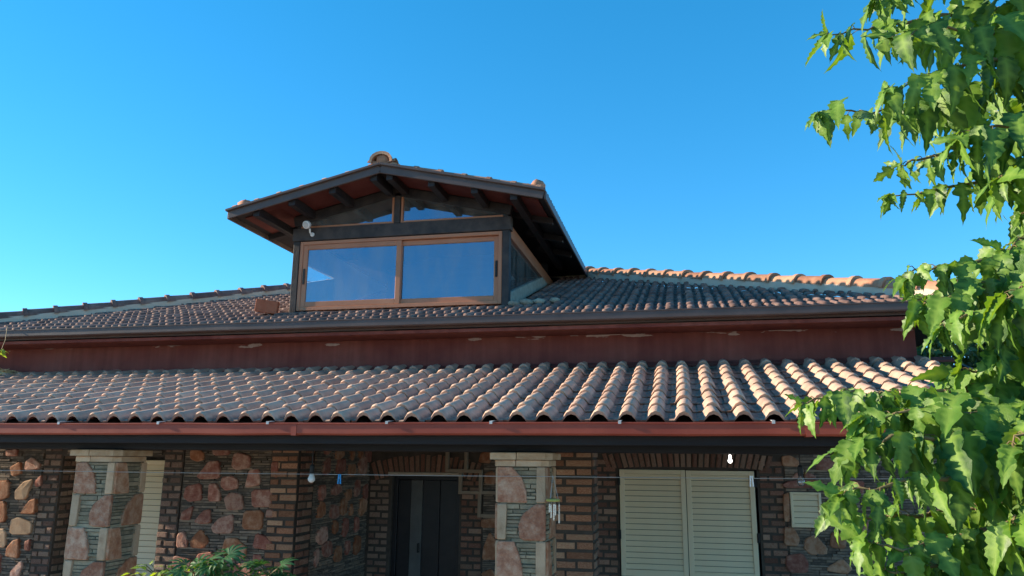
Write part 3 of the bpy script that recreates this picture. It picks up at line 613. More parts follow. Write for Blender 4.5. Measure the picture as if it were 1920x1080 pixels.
# front slope with the dormer opening cut out
def fp(X_, Y_): return (X_, Y_, rz(Y_)-d_)
YC = 11.9                                # where the opening ends, under the dormer roof
v = [fp(CXL, RYE), fp(CXR, RYE), fp(AX, AY), fp(DX0+.08, DY0+.1), fp(DX1-.08, DY0+.1), fp(DX1-.08, YC), fp(DX0+.08, YC)]
mb.add(v, [(0, 1, 4, 3), (1, 2, 5, 4), (2, 6, 5), (2, 0, 3, 6)])
mb.add([P0[1], P0[2], P0[4]], [(0, 1, 2)]); mb.add([P0[2], P0[3], P0[4]], [(0, 1, 2)]); mb.add([P0[3], P0[0], P0[4]], [(0, 1, 2)])
MR = mb.build('main_roof', 'deck', HS)
mb = MB(); mb.box(CXL+.02, CXR-.02, RYE+.03, YW+.003, RZE-.137, RZE-.102); mb.build('soffit', 'redwall', MR)
for xa, xb in ((XR-.05, CXR-.02), (CXL+.02, XL+.05)):
    mb = MB(); mb.box(xa, xb, YW+.003, 20, RZE-.12, RZE-.085); mb.build('side_soffit', 'dark', MR)
sp = []
K0 = AX
for r_ in range(22):
    sl_ = r_*EXPO; Y_ = RYE-.03+sl_*math.cos(RP); z_ = RZE+sl_*math.sin(RP)
    inset = max(0, Y_-RYE)+.03
    k = -40
    while k < 41:
        X_ = -5.60+PW2*k; k += 1
        if X_ < CXL+inset or X_ > CXR-inset: continue
        if DX0-.02 < X_ < DX1+.02 and Y_+.2 > DY0: continue
        sp.append((X_, Y_, z_))
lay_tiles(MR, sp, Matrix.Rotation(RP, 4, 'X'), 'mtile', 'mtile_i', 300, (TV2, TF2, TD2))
# hip ridge tiles
def ridge_geo(L_=0.42, r=0.115, n=9):
    vs = []; 
    st = [(0, 1.19, 1), (.052, 1.15, 1), (.058, 1.0, 1), (L_, .88, 1)]
    for y, q, _ in st:
        for k in range(n):
            a = math.pi*(k/(n-1)); vs.append((-r*q*math.cos(a)*1.05, y, r*q*(math.sin(a)**.8)*.95-.01))
    b = len(vs)
    for k in range(n):
        a = math.pi*(k/(n-1)); vs.append((-r*.95*math.cos(a)*1.05, .004, r*.95*(math.sin(a)**.8)*.95-.02))
    fs = [(i*n+k, i*n+k+1, (i+1)*n+k+1, (i+1)*n+k) for i in range(3) for k in range(n-1)] + [(b+k, b+k+1, k+1, k) for k in range(n-1)]
    return vs, fs
RV, RF = ridge_geo()
m_ = MB(); m_.add(RV, RF); RM = m_.mesh('ridge_tile', 'ridge', True); RM.set_sharp_from_angle(angle=R(40))
m_ = MB(); m_.add(RV, RF); RM_SHADED = m_.mesh('ridge_tile', 'mtile', True); RM_SHADED.set_sharp_from_angle(angle=R(40))  # darker copy for the left hip: its shaded side put into the colour
def ridge_run(parent, a, b, stp=0.365, first=0.0, mesh=RM, upv=Vector((0, 0, 1)), jit=1.0):
    a, b = Vector(a), Vector(b); t = (b-a).normalized(); sd = t.cross(upv).normalized(); u = sd.cross(t); L_ = (b-a).length; s_ = first
    while s_ < L_-.1:
        p = a+t*s_+u*U(-.004, .004)*jit
        m4 = Matrix(((sd.x, t.x, u.x, p.x), (sd.y, t.y, u.y, p.y), (sd.z, t.z, u.z, p.z), (0, 0, 0, 1))) @ Matrix.Rotation(U(-.03, .03)*jit, 4, 'Z') @ Matrix.Rotation(U(-.015, .015)*jit, 4, 'X')
        link('ridge_tile', mesh, parent, mat4=m4); s_ += stp
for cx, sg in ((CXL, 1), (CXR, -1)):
    ridge_run(MR, (cx, RYE, RZE+.10), (AX, AY, AZ+.10), .365, .18, RM if sg < 0 else RM_SHADED)
    mb = MB(); mb.bar((cx, RYE, RZE+.05), (AX, AY, AZ+.05), .225, .10); mb.build('hip_mortar', 'lintel', MR)
mb = MB(); mb.bar((-.3, 0, 0), (.3, 0, 0), .1, .1)
gutter('main_gutter', 'fascia', CXL-.03, CXR+.03, 7.76, 1.392, .12, .090, HS)
mb = MB(); mb.box(CXL, CXR, 7.881, 7.92, 1.375, 1.47); mb.box(CXR-.02, CXR+.02, 7.92, 20, 1.375, 1.47); mb.box(CXL-.02, CXL+.02, 7.92, 20, 1.375, 1.47); mb.build('eave_fascia', 'fascia', HS)

# ------------------------------------------------------------------ dormer
EL, ER, RX = -5.32, -1.42, -3.37       # dormer eaves and ridge
YR, ZEV, ZRG = 8.0, 2.93, 3.38         # rake plane, top of roof at eave and ridge
YBK = 12.6
DP = math.atan2(ZRG-ZEV, (ER-EL)/2)
mb = MB(); mb.box(DX0+.02, DX1-.02, DY0+.12, 12.0, 1.42, 1.46); DO = mb.build('dormer', 'pale', HS)
def dz(Xv): return ZRG-abs(Xv-RX)*math.tan(DP)
# posts, tie beam, king post, rafters of the gable
def part(name, mat, parent, f, bv=.005):
    m_ = MB(); f(m_); return bevel(m_.build(name, mat, parent), bv)
part('post', 'dormwood', DO, lambda m_: m_.box(DX0, DX0+.085, DY0-.03, DY0+.08, 1.66, 2.66))
part('post', 'dormwood', DO, lambda m_: m_.box(DX1-.085, DX1, DY0-.03, DY0+.08, 1.66, 2.66))
part('tie_beam', 'dormwood', DO, lambda m_: m_.box(DX0-.02, DX1+.02, DY0-.03, DY0+.08, 2.663, 2.83))
part('king_post', 'dormwood', DO, lambda m_: m_.box(RX-.04, RX+.04, DY0-.025, DY0+.06, 2.832, 3.22))
for sg, xe in ((-1, DX0-.02), (1, DX1+.02)):
    part('gable_rafter', 'dormwood', DO, lambda m_: m_.bar((RX, DY0+.02, dz(RX)-.135), (xe, DY0+.02, dz(xe)-.135), .09, .12))
    # pale bead of the gable glazing
    xa = RX+sg*.045
    zt = dz(xa)-.20; zb = 2.832
    def bead(m_):
        m_.box(min(xa, xa+sg*.028), max(xa, xa+sg*.028), DY0-.012, DY0+.03, zb, zt)
        m_.box(min(xa+sg*.028, xe-sg*.10), max(xa+sg*.028, xe-sg*.10), DY0-.012, DY0+.03, zb, zb+.026)
    part('gable_bead', 'frame', DO, bead, .003)
    m_ = MB(); m_.add([(xa, DY0+.012, zb), (xe-sg*.05, DY0+.012, zb), (xe-sg*.05, DY0+.012, dz(xe)-.15), (xa, DY0+.012, zt+.02)], [(0, 1, 2, 3) if sg > 0 else (3, 2, 1, 0)]); m_.build('gable_glass', 'glass', DO)
    # top plate and glazed side
    xs_ = DX0 if sg < 0 else DX1-.085
    zp = 2.60
    yc = RYE+(zp-RZE)/math.tan(RP)
    if sg < 0:
        def atX(x, y, X): d = ray(x, y); return d*(X/d.x)
        xi = xs_+.06; A = [(DY0+.08, rz(DY0+.08)-.05), (yc+.3, zp+.12), (DY0+.08, zp+.16)]
        hq = [atX(560, 488, xi), atX(629, 522.5, xi), atX(560, 529, xi)]; B = [(hq[2].y, hq[2].z), (hq[1].y, hq[1].z), (hq[0].y, hq[0].z)]
        B[0] = (DY0+.13, B[0][1]); B[2] = (DY0+.13, B[2][1])
        m_ = MB(); vv_ = [(X_, q_[0], q_[1]) for X_ in (xi, xs_+.015) for q_ in A+B]
        fs_ = []
        for o6 in (0, 6):
            for i_ in range(3): j_ = (i_+1) % 3; fs_.append((o6+i_, o6+j_, o6+3+j_, o6+3+i_))
        for i_ in range(3): j_ = (i_+1) % 3; fs_ += [(3+i_, 3+j_, 9+j_, 9+i_), (i_, j_, 6+j_, 6+i_)]
        m_.add(vv_, fs_); m_.build('side_wall', 'pale', DO)
        m_ = MB(); xg = xs_+.03; m_.add([(xg, q_[0], q_[1]) for q_ in B], [(0, 1, 2)]); m_.build('side_glass', 'glass', DO)
        continue
    part('top_plate', 'frame' if sg > 0 else 'pale', DO, lambda m_: m_.box(xs_+.004, xs_+.081, DY0+.08, yc+.5, zp, zp+.16))
    def sill(m_): m_.bar((xs_+.042, DY0+.08, rz(DY0+.08)+.10), (xs_+.042, yc-.10, rz(yc-.10)+.085), .075, .16)
    part('side_sill', 'rubble', DO, sill)
    m_ = MB(); xg = xs_+.045
    m_.add([(xg, DY0+.08, rz(DY0+.08)+.1), (xg, yc, zp+.02), (xg, DY0+.08, zp+.02)], [(0, 1, 2)]); m_.build('side_glass', 'glass', DO)
# interior back panel, the underside of the dormer roof closes the room
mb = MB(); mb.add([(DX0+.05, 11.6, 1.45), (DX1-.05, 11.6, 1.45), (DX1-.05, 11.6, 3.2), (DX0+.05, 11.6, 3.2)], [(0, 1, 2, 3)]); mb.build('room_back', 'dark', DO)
# sliding window
WX0, WX1, WZ0, WZ1 = DX0+.088, DX1-.088, 1.765, 2.655
def ring(m_, x0, x1, z0, z1, y0, y1, wd, wb=None):
    wb = wb or wd
    m_.box(x0, x0+wd, y0, y1, z0, z1); m_.box(x1-wd, x1, y0, y1, z0, z1); m_.box(x0+wd, x1-wd, y0+.0005, y1-.0005, z1-wd, z1-.0005); m_.box(x0+wd, x1-wd, y0+.0005, y1-.0005, z0+.0005, z0+wb)
m_ = MB(); ring(m_, WX0, WX1, WZ0, WZ1, DY0-.02, DY0+.07, .045); DW = bevel(m_.build('dormer_window', 'frame', HS, origin=((WX0+WX1)/2, DY0, WZ0)), .004)
xm = (WX0+WX1)/2+.01
for k, (xa, xb, yo) in enumerate(((WX0+.046, xm+.03, 0.0), (xm-.03, WX1-.046, .034))):
    m_ = MB(); ring(m_, xa, xb, WZ0+.046, WZ1-.046, DY0-.012+yo, DY0+.018+yo, .062, .066); sh_ = bevel(m_.build('sash', 'frame', DW), .004)
    m_ = MB(); yg = DY0+.004+yo; m_.add([(xa+.06, yg, WZ0+.11), (xb-.06, yg, WZ0+.11), (xb-.06, yg, WZ1-.106), (xa+.06, yg, WZ1-.106)], [(0, 1, 2, 3)]); m_.build('pane', 'glass', DW)
    xh = xa+.03 if k == 0 else xb-.03
    m_ = MB(); m_.box(xh-.014, xh+.014, DY0-.024+yo, DY0-.0125+yo, 2.10, 2.30); bevel(m_.build('handle', 'black', DW), .004)
# dormer roof
def dpt(Xv, Yv, off=0): return Vector((Xv, Yv, dz(Xv)+off))
m_ = MB()
for sg, xe in ((-1, EL), (1, ER)):
    a = [dpt(RX, YR, -.03), dpt(xe, YR, -.03), dpt(xe, YBK, -.03), dpt(RX, 13.9, -.03)]; b_ = [p-Vector((0, 0, .03)) for p in a]
    m_.add(a+b_, [(0, 1, 2, 3) if sg > 0 else (3, 2, 1, 0), (7, 6, 5, 4) if sg > 0 else (4, 5, 6, 7), (0, 4, 5, 1), (1, 5, 6, 2), (2, 6, 7, 3)])
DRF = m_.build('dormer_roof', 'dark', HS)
for sg, xe in ((-1, EL), (1, ER)):
    tdir = Vector((xe-RX, 0, ZEV-ZRG)).normalized()
    part('barge_board', 'fascia', DRF, lambda m_: m_.bar(dpt(RX, YR-.012, -.055), dpt(xe, YR-.012, -.055), .026, .125))
    part('barge_trim', 'fascia', DRF, lambda m_: m_.bar(dpt(RX, YR-.035, -.012), dpt(xe+sg*.02, YR-.035, -.012), .05, .03))
    part('eave_board', 'fascia', DRF, lambda m_: m_.bar(dpt(xe+sg*.01, YR+.002, -.06), dpt(xe+sg*.01, YBK, -.06), .026, .10))
    # rafters running back under the overhang and red boards between them
    xsr = [RX+sg*.10, RX+sg*.62, RX+sg*1.14, RX+sg*1.60]
    for xr in xsr:
        part('purlin', 'dark', DRF, lambda m_: m_.bar((xr, YR+.03, dz(xr)-.115), (xr, DY0+.3 if abs(xr-RX) < 1.3 else 11.4, dz(xr)-.115), .085, .11))
    for xa_, xb_ in zip(xsr[:-1], xsr[1:]):
        xa2, xb2 = xa_+sg*.045, xb_-sg*.045
        m_ = MB(); q = [dpt(x_, y_, -.064) for x_, y_ in ((xa2, YR+.04), (xb2, YR+.04), (xb2, DY0-.05), (xa2, DY0-.05))]
        m_.add(q+[p-Vector((0, 0, .012)) for p in q], [(0, 1, 2, 3), (7, 6, 5, 4), (0, 4, 5, 1), (1, 5, 6, 2), (2, 6, 7, 3), (3, 7, 4, 0)]); m_.build('soffit_board', 'soffit', DRF)
    # cross rafters of the side overhang
    for yy in (8.9, 9.7, 10.5):
        part('lookout', 'dark', DRF, lambda m_: m_.bar((DX0 if sg < 0 else DX1, yy, dz(DX1)-.10), (xe-sg*.04, yy, dz(xe)-.10), .07, .08))
        if yy < 9:
            xi = DX0 if sg < 0 else DX1
            m_ = MB(); q = [dpt(x_, y_, -.064) for x_, y_ in ((xi, yy-.7), (xe-sg*.1, yy-.7), (xe-sg*.1, yy-.04), (xi, yy-.04))]
            m_.add(q+[p-Vector((0, 0, .012)) for p in q], [(0, 1, 2, 3), (7, 6, 5, 4), (0, 4, 5, 1), (1, 5, 6, 2), (2, 6, 7, 3), (3, 7, 4, 0)]); m_.build('soffit_board', 'soffit', DRF)
    # tiles of the slope, joined: only their verge shows
    rest = MB(); rr = 0
    ang = DP
    for r_ in range(7):
        s_ = r_*EXPO
        for k in range(21):
            p = dpt(xe-sg*(s_*math.cos(DP)), YR+.12+PW2*k, -0.02); 
            if p.y > YBK+s_*.9 or abs(p.x-RX) > 2.0 or (p.x-RX)*sg < .15: continue
            m4 = Matrix.Translation(p) @ Matrix.Rotation(math.pi/2 if sg > 0 else -math.pi/2, 4, 'Z') @ Matrix.Rotation(DP, 4, 'X')
            rest.add([m4 @ Vector(v_) for v_ in TV2], TF2, TD2)
    o_ = rest.build('slope_tiles', 'mtile_i', DRF, True, True); tag(o_, kind='stuff')
# verge and ridge caps
VR = MB(); vv, ff = ridge_geo(.34, .062, 7); VR.add(vv, ff); VM = VR.mesh('verge_tile', 'ridge', True); VM.set_sharp_from_angle(angle=R(40))
for sg, xe in ((-1, EL), (1, ER)):
    ridge_run(DRF, dpt(xe-sg*.02, YR+.06, .0), dpt(RX, YR+.06, .0), .30, .02, VM)
ridge_run(DRF, dpt(RX, YR-.03, .035), dpt(RX, 13.8, .035), .365, 0.0)
def lump(name, p, r, mat, parent, sq=(1, 1, 1), n=7):
    m_ = MB(); rg = 5; vs_ = []
    for i in range(rg+1):
        ph = math.pi*i/rg
        for k in range(n):
            a = 2*math.pi*k/n; q = r*U(.82, 1.15); vs_.append((math.sin(ph)*math.cos(a)*q*sq[0], math.sin(ph)*math.sin(a)*q*sq[1], math.cos(ph)*q*sq[2]))
    m_.add(vs_, [(i*n+k, (i+1)*n+k, (i+1)*n+(k+1) % n, i*n+(k+1) % n) for i in range(rg) for k in range(n)])
    return link(name, m_.mesh(name, mat, True), parent, p)
def ridge_end(p, r, rotz=0):
    """closed end cap of a ridge tile bedded in mortar"""
    m_ = MB(); m_.lathe([(r*1.05, -.07), (r*1.1, 0), (r*.98, .05), (r*.72, .095), (r*.30, .125), (0.004, .13)], (0, 0, 0), 10)
    o_ = link('ridge_end', m_.mesh('ridge_end', 'ridge', True), DRF, p); return o_
lump('ridge_end', dpt(RX, YR+.06, .06), .105, 'ridge', DRF, (1, .7, 1.05), 9); lump('ridge_end', dpt(EL+.15, YR+.10, .04), .085, 'ridge', DRF, (1.1, 1, .95), 8); lump('ridge_end', dpt(ER-.10, YR+.14, .05), .10, 'ridge', DRF, (1.1, 1, .95), 8)
for k in range(4): lump('mortar_bed', dpt(ER-.12-.10*k, YR+.10, .03), .045, 'rubble', DRF, (1.3, 1, .8))
lump('mortar_bed', dpt(RX-.08, YR+.06, .02), .05, 'rubble', DRF); lump('mortar_bed', dpt(EL+.27, YR+.1, .02), .05, 'rubble', DRF, (1.4, 1, .6))
for k, (a, b_) in enumerate(((.06, .05), (.19, .06), (.34, .05), (.52, .045))):
    lump('mortar_bed', (DX1+a, DY0-.02+k*.05, rz(DY0+k*.05)+.06), b_, 'rubble', DO, (1.5, 1, .8))

# ------------------------------------------------------------------ loose things
# clay block on the roof beside the dormer
p = (-4.96, 8.42, rz(8.42)+.072)
m_ = MB(); a, b_, c = .13, .10, .155
m_.box(-a, a, -b_, -b_+.02, 0, c); m_.box(-a, a, b_-.02, b_, 0, c); m_.box(-a, a, -b_+.02, b_-.02, c-.02, c); m_.box(-a, a, -b_+.02, b_-.02, 0, .02); m_.box(-a, a, -.008, .008, .02, c-.02)
o_ = link('clay_block', m_.mesh('clay_block', 'clay'), None, p, rot=(R(8), R(6), R(24))); bevel(o_, .004); tag(o_, 'orange hollow clay block lying on the roof tiles beside the dormer window', 'brick')
# white lamp on the dormer beam
q = atY(586, 440, DY0-.03)
LT = thing('wall_lamp', (q.x, q.y, q.z), 'small round white lamp on an arm fixed to the dormer tie beam', 'lamp')
m_ = MB(); m_.lathe([(.028, 0), (.028, .012), (.018, .02)], (q.x, q.y, q.z), 10, (0, -1, 0)); m_.build('base_plate', 'white', LT)
h_ = atY(578, 421, DY0-.13)
m_ = MB(); m_.tube([(q.x, q.y-.015, q.z), (q.x-.01, q.y-.05, q.z+.015), (h_.x+.01, h_.y+.03, h_.z-.045)], .012, 8); m_.build('arm', 'white', LT)
m_ = MB(); m_.lathe([(.03, 0), (.05, .012), (.052, .05), (.046, .058)], h_, 14, (-.1, -.9, -.35)); m_.build('head', 'white', LT, True)
m_ = MB(); m_.lathe([(.036, 0), (.034, .006), (.01, .010)], h_+Vector((-.1, -.9, -.35)).normalized()*.058, 14, (-.1, -.9, -.35)); m_.build('lens', 'zinc', LT)

# clothes line in front of the pillars, pegs, bulbs, chime
YCL = 6.085
pts = [atY(x_, y_, YCL) for x_, y_ in ((-60, 881), (300, 886), (580, 889), (830, 892), (1020, 893.5), (1160, 895), (1409, 897), (1600, 898), (1800, 897))]
m_ = MB(); m_.tube(pts, .0024, 5); tag(m_.build('clothes_line', 'wire'), 'thin pale clothes line stretched across the front of the porch pillars', 'line')
def peg(px, py, mat, label):
    c = atY(px, py, YCL); t_ = thing('clothes_peg', c, label, 'peg')
    for s_ in (-1, 1):
        m2 = MB(); m2.bar((c.x+s_*.006, c.y-.004, c.z+.035), (c.x+s_*.011, c.y-.004, c.z-.045), .010, .014, (0, 1, 0)); bevel(m2.build('peg_half', mat, t_), .002)
    m2 = MB(); m2.tube([(c.x-.014, c.y-.004, c.z+.006), (c.x+.014, c.y-.004, c.z+.006)], .006, 6); m2.build('spring', 'steel', t_)
peg(637, 897, 'blue', 'blue plastic clothes peg clipped on the porch line'); peg(1409, 901, 'white', 'white plastic clothes peg clipped on the porch line')
def bulb(px, py, Y, ztop, mat, label, r=.032):
    c = atY(px, py, Y); t_ = thing('hanging_bulb', (c.x, c.y, c.z), label, 'light bulb', 'bulbs hung under the porch beam')
    if ztop > c.z+.13:
        m2 = MB(); m2.tube([(c.x, c.y, c.z+.12), (c.x, c.y, ztop)], .005, 6); m2.build('cord', 'black', t_)
    m2 = MB(); m2.lathe([(.018, .045), (.021, .06), (.021, .11), (.012, .125)], c, 10); m2.build('socket', 'black', t_)
    m2 = MB(); m2.lathe([(.006, -r), (r*.6, -r*.82), (r*.95, -r*.35), (r, .0), (r*.85, r*.55), (r*.6, r*1.1), (r*.5, .05)], c, 12); m2.build('glass_bulb', mat, t_, True)
bulb(584, 898, 6.35, .05, 'white', 'white bulb in a black socket hung before the brick corner'); bulb(1369, 864, 6.4, .05, 'lit', 'glowing bulb close under the dark beam above the shutters', .017); bulb(1502, 904, 6.35, .05, 'cglass', 'clear glass bulb hung above the small louvred vent', .03)
c = atY(1037, 938, 6.08); CH = thing('wind_chime', c, 'small wind chime with yellow disc and metal tubes hung beside the stone pillar', 'wind chime')
m_ = MB(); m_.lathe([(.052, -.008), (.056, 0), (.052, .009), (.01, .014)], c, 14); m_.build('disc', 'chime', CH)
for k in range(3):
    a = 2.1*k; m_ = MB(); m_.tube([(c.x+.04*math.cos(a), c.y+.02*math.sin(a), c.z+.01), (c.x-.002, c.y, c.z+.19)], .0022, 5); m_.build('string', 'wire', CH)
for k, (dx, l_) in enumerate(((-.03, .09), (-.012, .13), (.004, .15), (.02, .11), (.045, .17))):
    m_ = MB(); m_.tube([(c.x+dx, c.y+(-1)**k*.014, c.z-.03), (c.x+dx, c.y+(-1)**k*.014, c.z-l_)], .006, 8); m_.build('tube', 'steel', CH)
    m_ = MB(); m_.tube([(c.x+dx, c.y+(-1)**k*.014, c.z), (c.x+dx, c.y+(-1)**k*.014, c.z-.03)], .0015, 4); m_.build('string', 'wire', CH)
# overlapping square frames on the back wall
def sqf(pa, pb, k):
    a, b_ = atY(*pa, YB-.04), atY(*pb, YB-.04)
    m2 = MB(); ring(m2, a.x, b_.x, b_.z, a.z, YB-.10+.012*k, YB-.035+.001*k, .045); return m2
SF = thing('wall_decoration', (-2.6, YB-.04, -.6), 'three interlocking square wooden frames on the wall beside the door', 'decoration')
for k, (pa, pb) in enumerate((((838, 838), (878, 886)), ((862, 880), (905, 927)), ((897, 920), (944, 971)))):
    bevel(sqf(pa, pb, k).build('square_frame', 'framewood', SF), .003)
# straw nest of debris at the top of the porch roof, far left
nb = atY(10, 697, 8.15); DB = thing('roof_debris', (nb.x, nb.y, nb.z-.03), 'clump of pale dry straw on the porch roof against the red wall', 'debris')
m_ = MB()
for k in range(90):
    a = U(0, 6.28); t_ = Vector((math.cos(a), math.sin(a)*.3, U(-.15, .15))).normalized(); b0 = Vector((nb.x+U(-.32, .12), nb.y+U(-.08, .08), nb.z-.03+U(-.01, .05))); m_.bar(b0-t_*.09, b0+t_*.09, .007, .005)
tag(m_.build('straw', 'straw', DB), kind='stuff'); lump('straw_core', (nb.x-.08, nb.y, nb.z-.025), .10, 'straw', DB, (2.2, .8, .35))

# ------------------------------------------------------------------ leaves
def leaf_geo(half, fold, droop, wave, ns=17):
    """half: outline (u, w), resampled and toothed; returns verts, faces, vein mask. +Y along the leaf, +Z its upper side"""
    seg = [math.hypot(b[0]-a[0], b[1]-a[1]) for a, b in zip(half, half[1:])]; tot = sum(seg)
    def at(d):
        for k, l_ in enumerate(seg):
            if d <= l_ or k == len(seg)-1:
                t = min(1, d/l_); a, b = half[k], half[k+1]; return a[0]+(b[0]-a[0])*t, a[1]+(b[1]-a[1])*t
            d -= l_
    out = []
    for k in range(ns+1):
        u, w_ = at(tot*k/ns)
        if 0 < k < ns: w_ += (.022 if k % 2 else -.014)*(1.4-u); u += (.02 if k % 2 else 0)
        out.append((u, max(0.0, w_)))
    vs_ = []; vein = []; fs = []; mids = []
    for u, w_ in out:
        um = max(0, min(1, u-.45*w_)); mids.append(len(vs_)); vs_.append((0, um, -droop*um*um)); vein.append(1.0)
    for sg in (-1, 1):
        im, ie = [], []
        for i, (u, w_) in enumerate(out):
            um = max(0, min(1, u-.45*w_)); pl = (.018 if i % 2 else -.018)*min(1, w_*6)
            for q, lst in ((.55, im), (1.0, ie)):
                uu = um+(u-um)*q; ww = w_*q; uc = max(0, min(1, uu))
                z = -droop*uc*uc + fold*ww - fold*1.15*ww*ww*2.0*q + wave*math.sin(u*9+sg*1.3)*ww + pl*q
                lst.append(len(vs_)); vs_.append((sg*ww, uu, z)); vein.append(.55 if (i % 4 == 1 and q < 1) else 0.0)
        for i in range(len(out)-1):
            for a, b in ((mids, im), (im, ie)):
                q = (a[i], a[i+1], b[i+1], b[i]); fs.append(q if sg < 0 else q[::-1])
    return vs_, fs, vein
SH = [
 [(0, .0), (-.06, .16), (.04, .33), (.16, .40), (.27, .40), (.36, .23), (.46, .27), (.56, .33), (.66, .27), (.78, .14), (.90, .06), (1, 0)],
 [(0, .0), (-.07, .14), (.02, .30), (.14, .37), (.28, .38), (.42, .35), (.56, .28), (.70, .19), (.83, .09), (1, 0)],
 [(0, .0), (-.03, .10), (.08, .24), (.20, .36), (.31, .46), (.36, .20), (.44, .13), (.52, .24), (.62, .33), (.68, .17), (.80, .10), (1, 0)],
 [(0, .0), (.02, .09), (.14, .19), (.30, .24), (.45, .22), (.60, .16), (.78, .08), (1, 0)],
 [(0, .0), (-.05, .18), (.06, .32), (.20, .42), (.30, .34), (.40, .30), (.52, .36), (.62, .22), (.76, .15), (.88, .08), (1, 0)]]
leafvar = [leaf_geo(s_, f_, d__, w_) for s_ in [[(a, b*.58) for a, b in h_] for h_ in SH] for f_, d__, w_ in ((.34, .30, .14), (.15, .55, .20), (.55, .16, .12))]
def leaf_mesh(g_, mat):
    me = bpy.data.meshes.new('leaf'); me.from_pydata(g_[0], [], g_[1]); me.materials.append(M[mat]); me.shade_smooth()
    at = me.attributes.new('vein', 'FLOAT', 'POINT'); at.data.foreach_set('value', g_[2]); return me
leafme = [leaf_mesh(g_, 'leaf') for g_ in leafvar]
def rv(s=1.0): return Vector((random.gauss(0, s), random.gauss(0, s), random.gauss(0, s)))
def leaf_mat(p, tip, nor, L_):
    t_ = tip.normalized(); sd = t_.cross(nor).normalized(); n_ = sd.cross(t_)
    return Matrix(((sd.x*L_, t_.x*L_, n_.x*L_, p.x), (sd.y*L_, t_.y*L_, n_.y*L_, p.y), (sd.z*L_, t_.z*L_, n_.z*L_, p.z), (0, 0, 0, 1)))
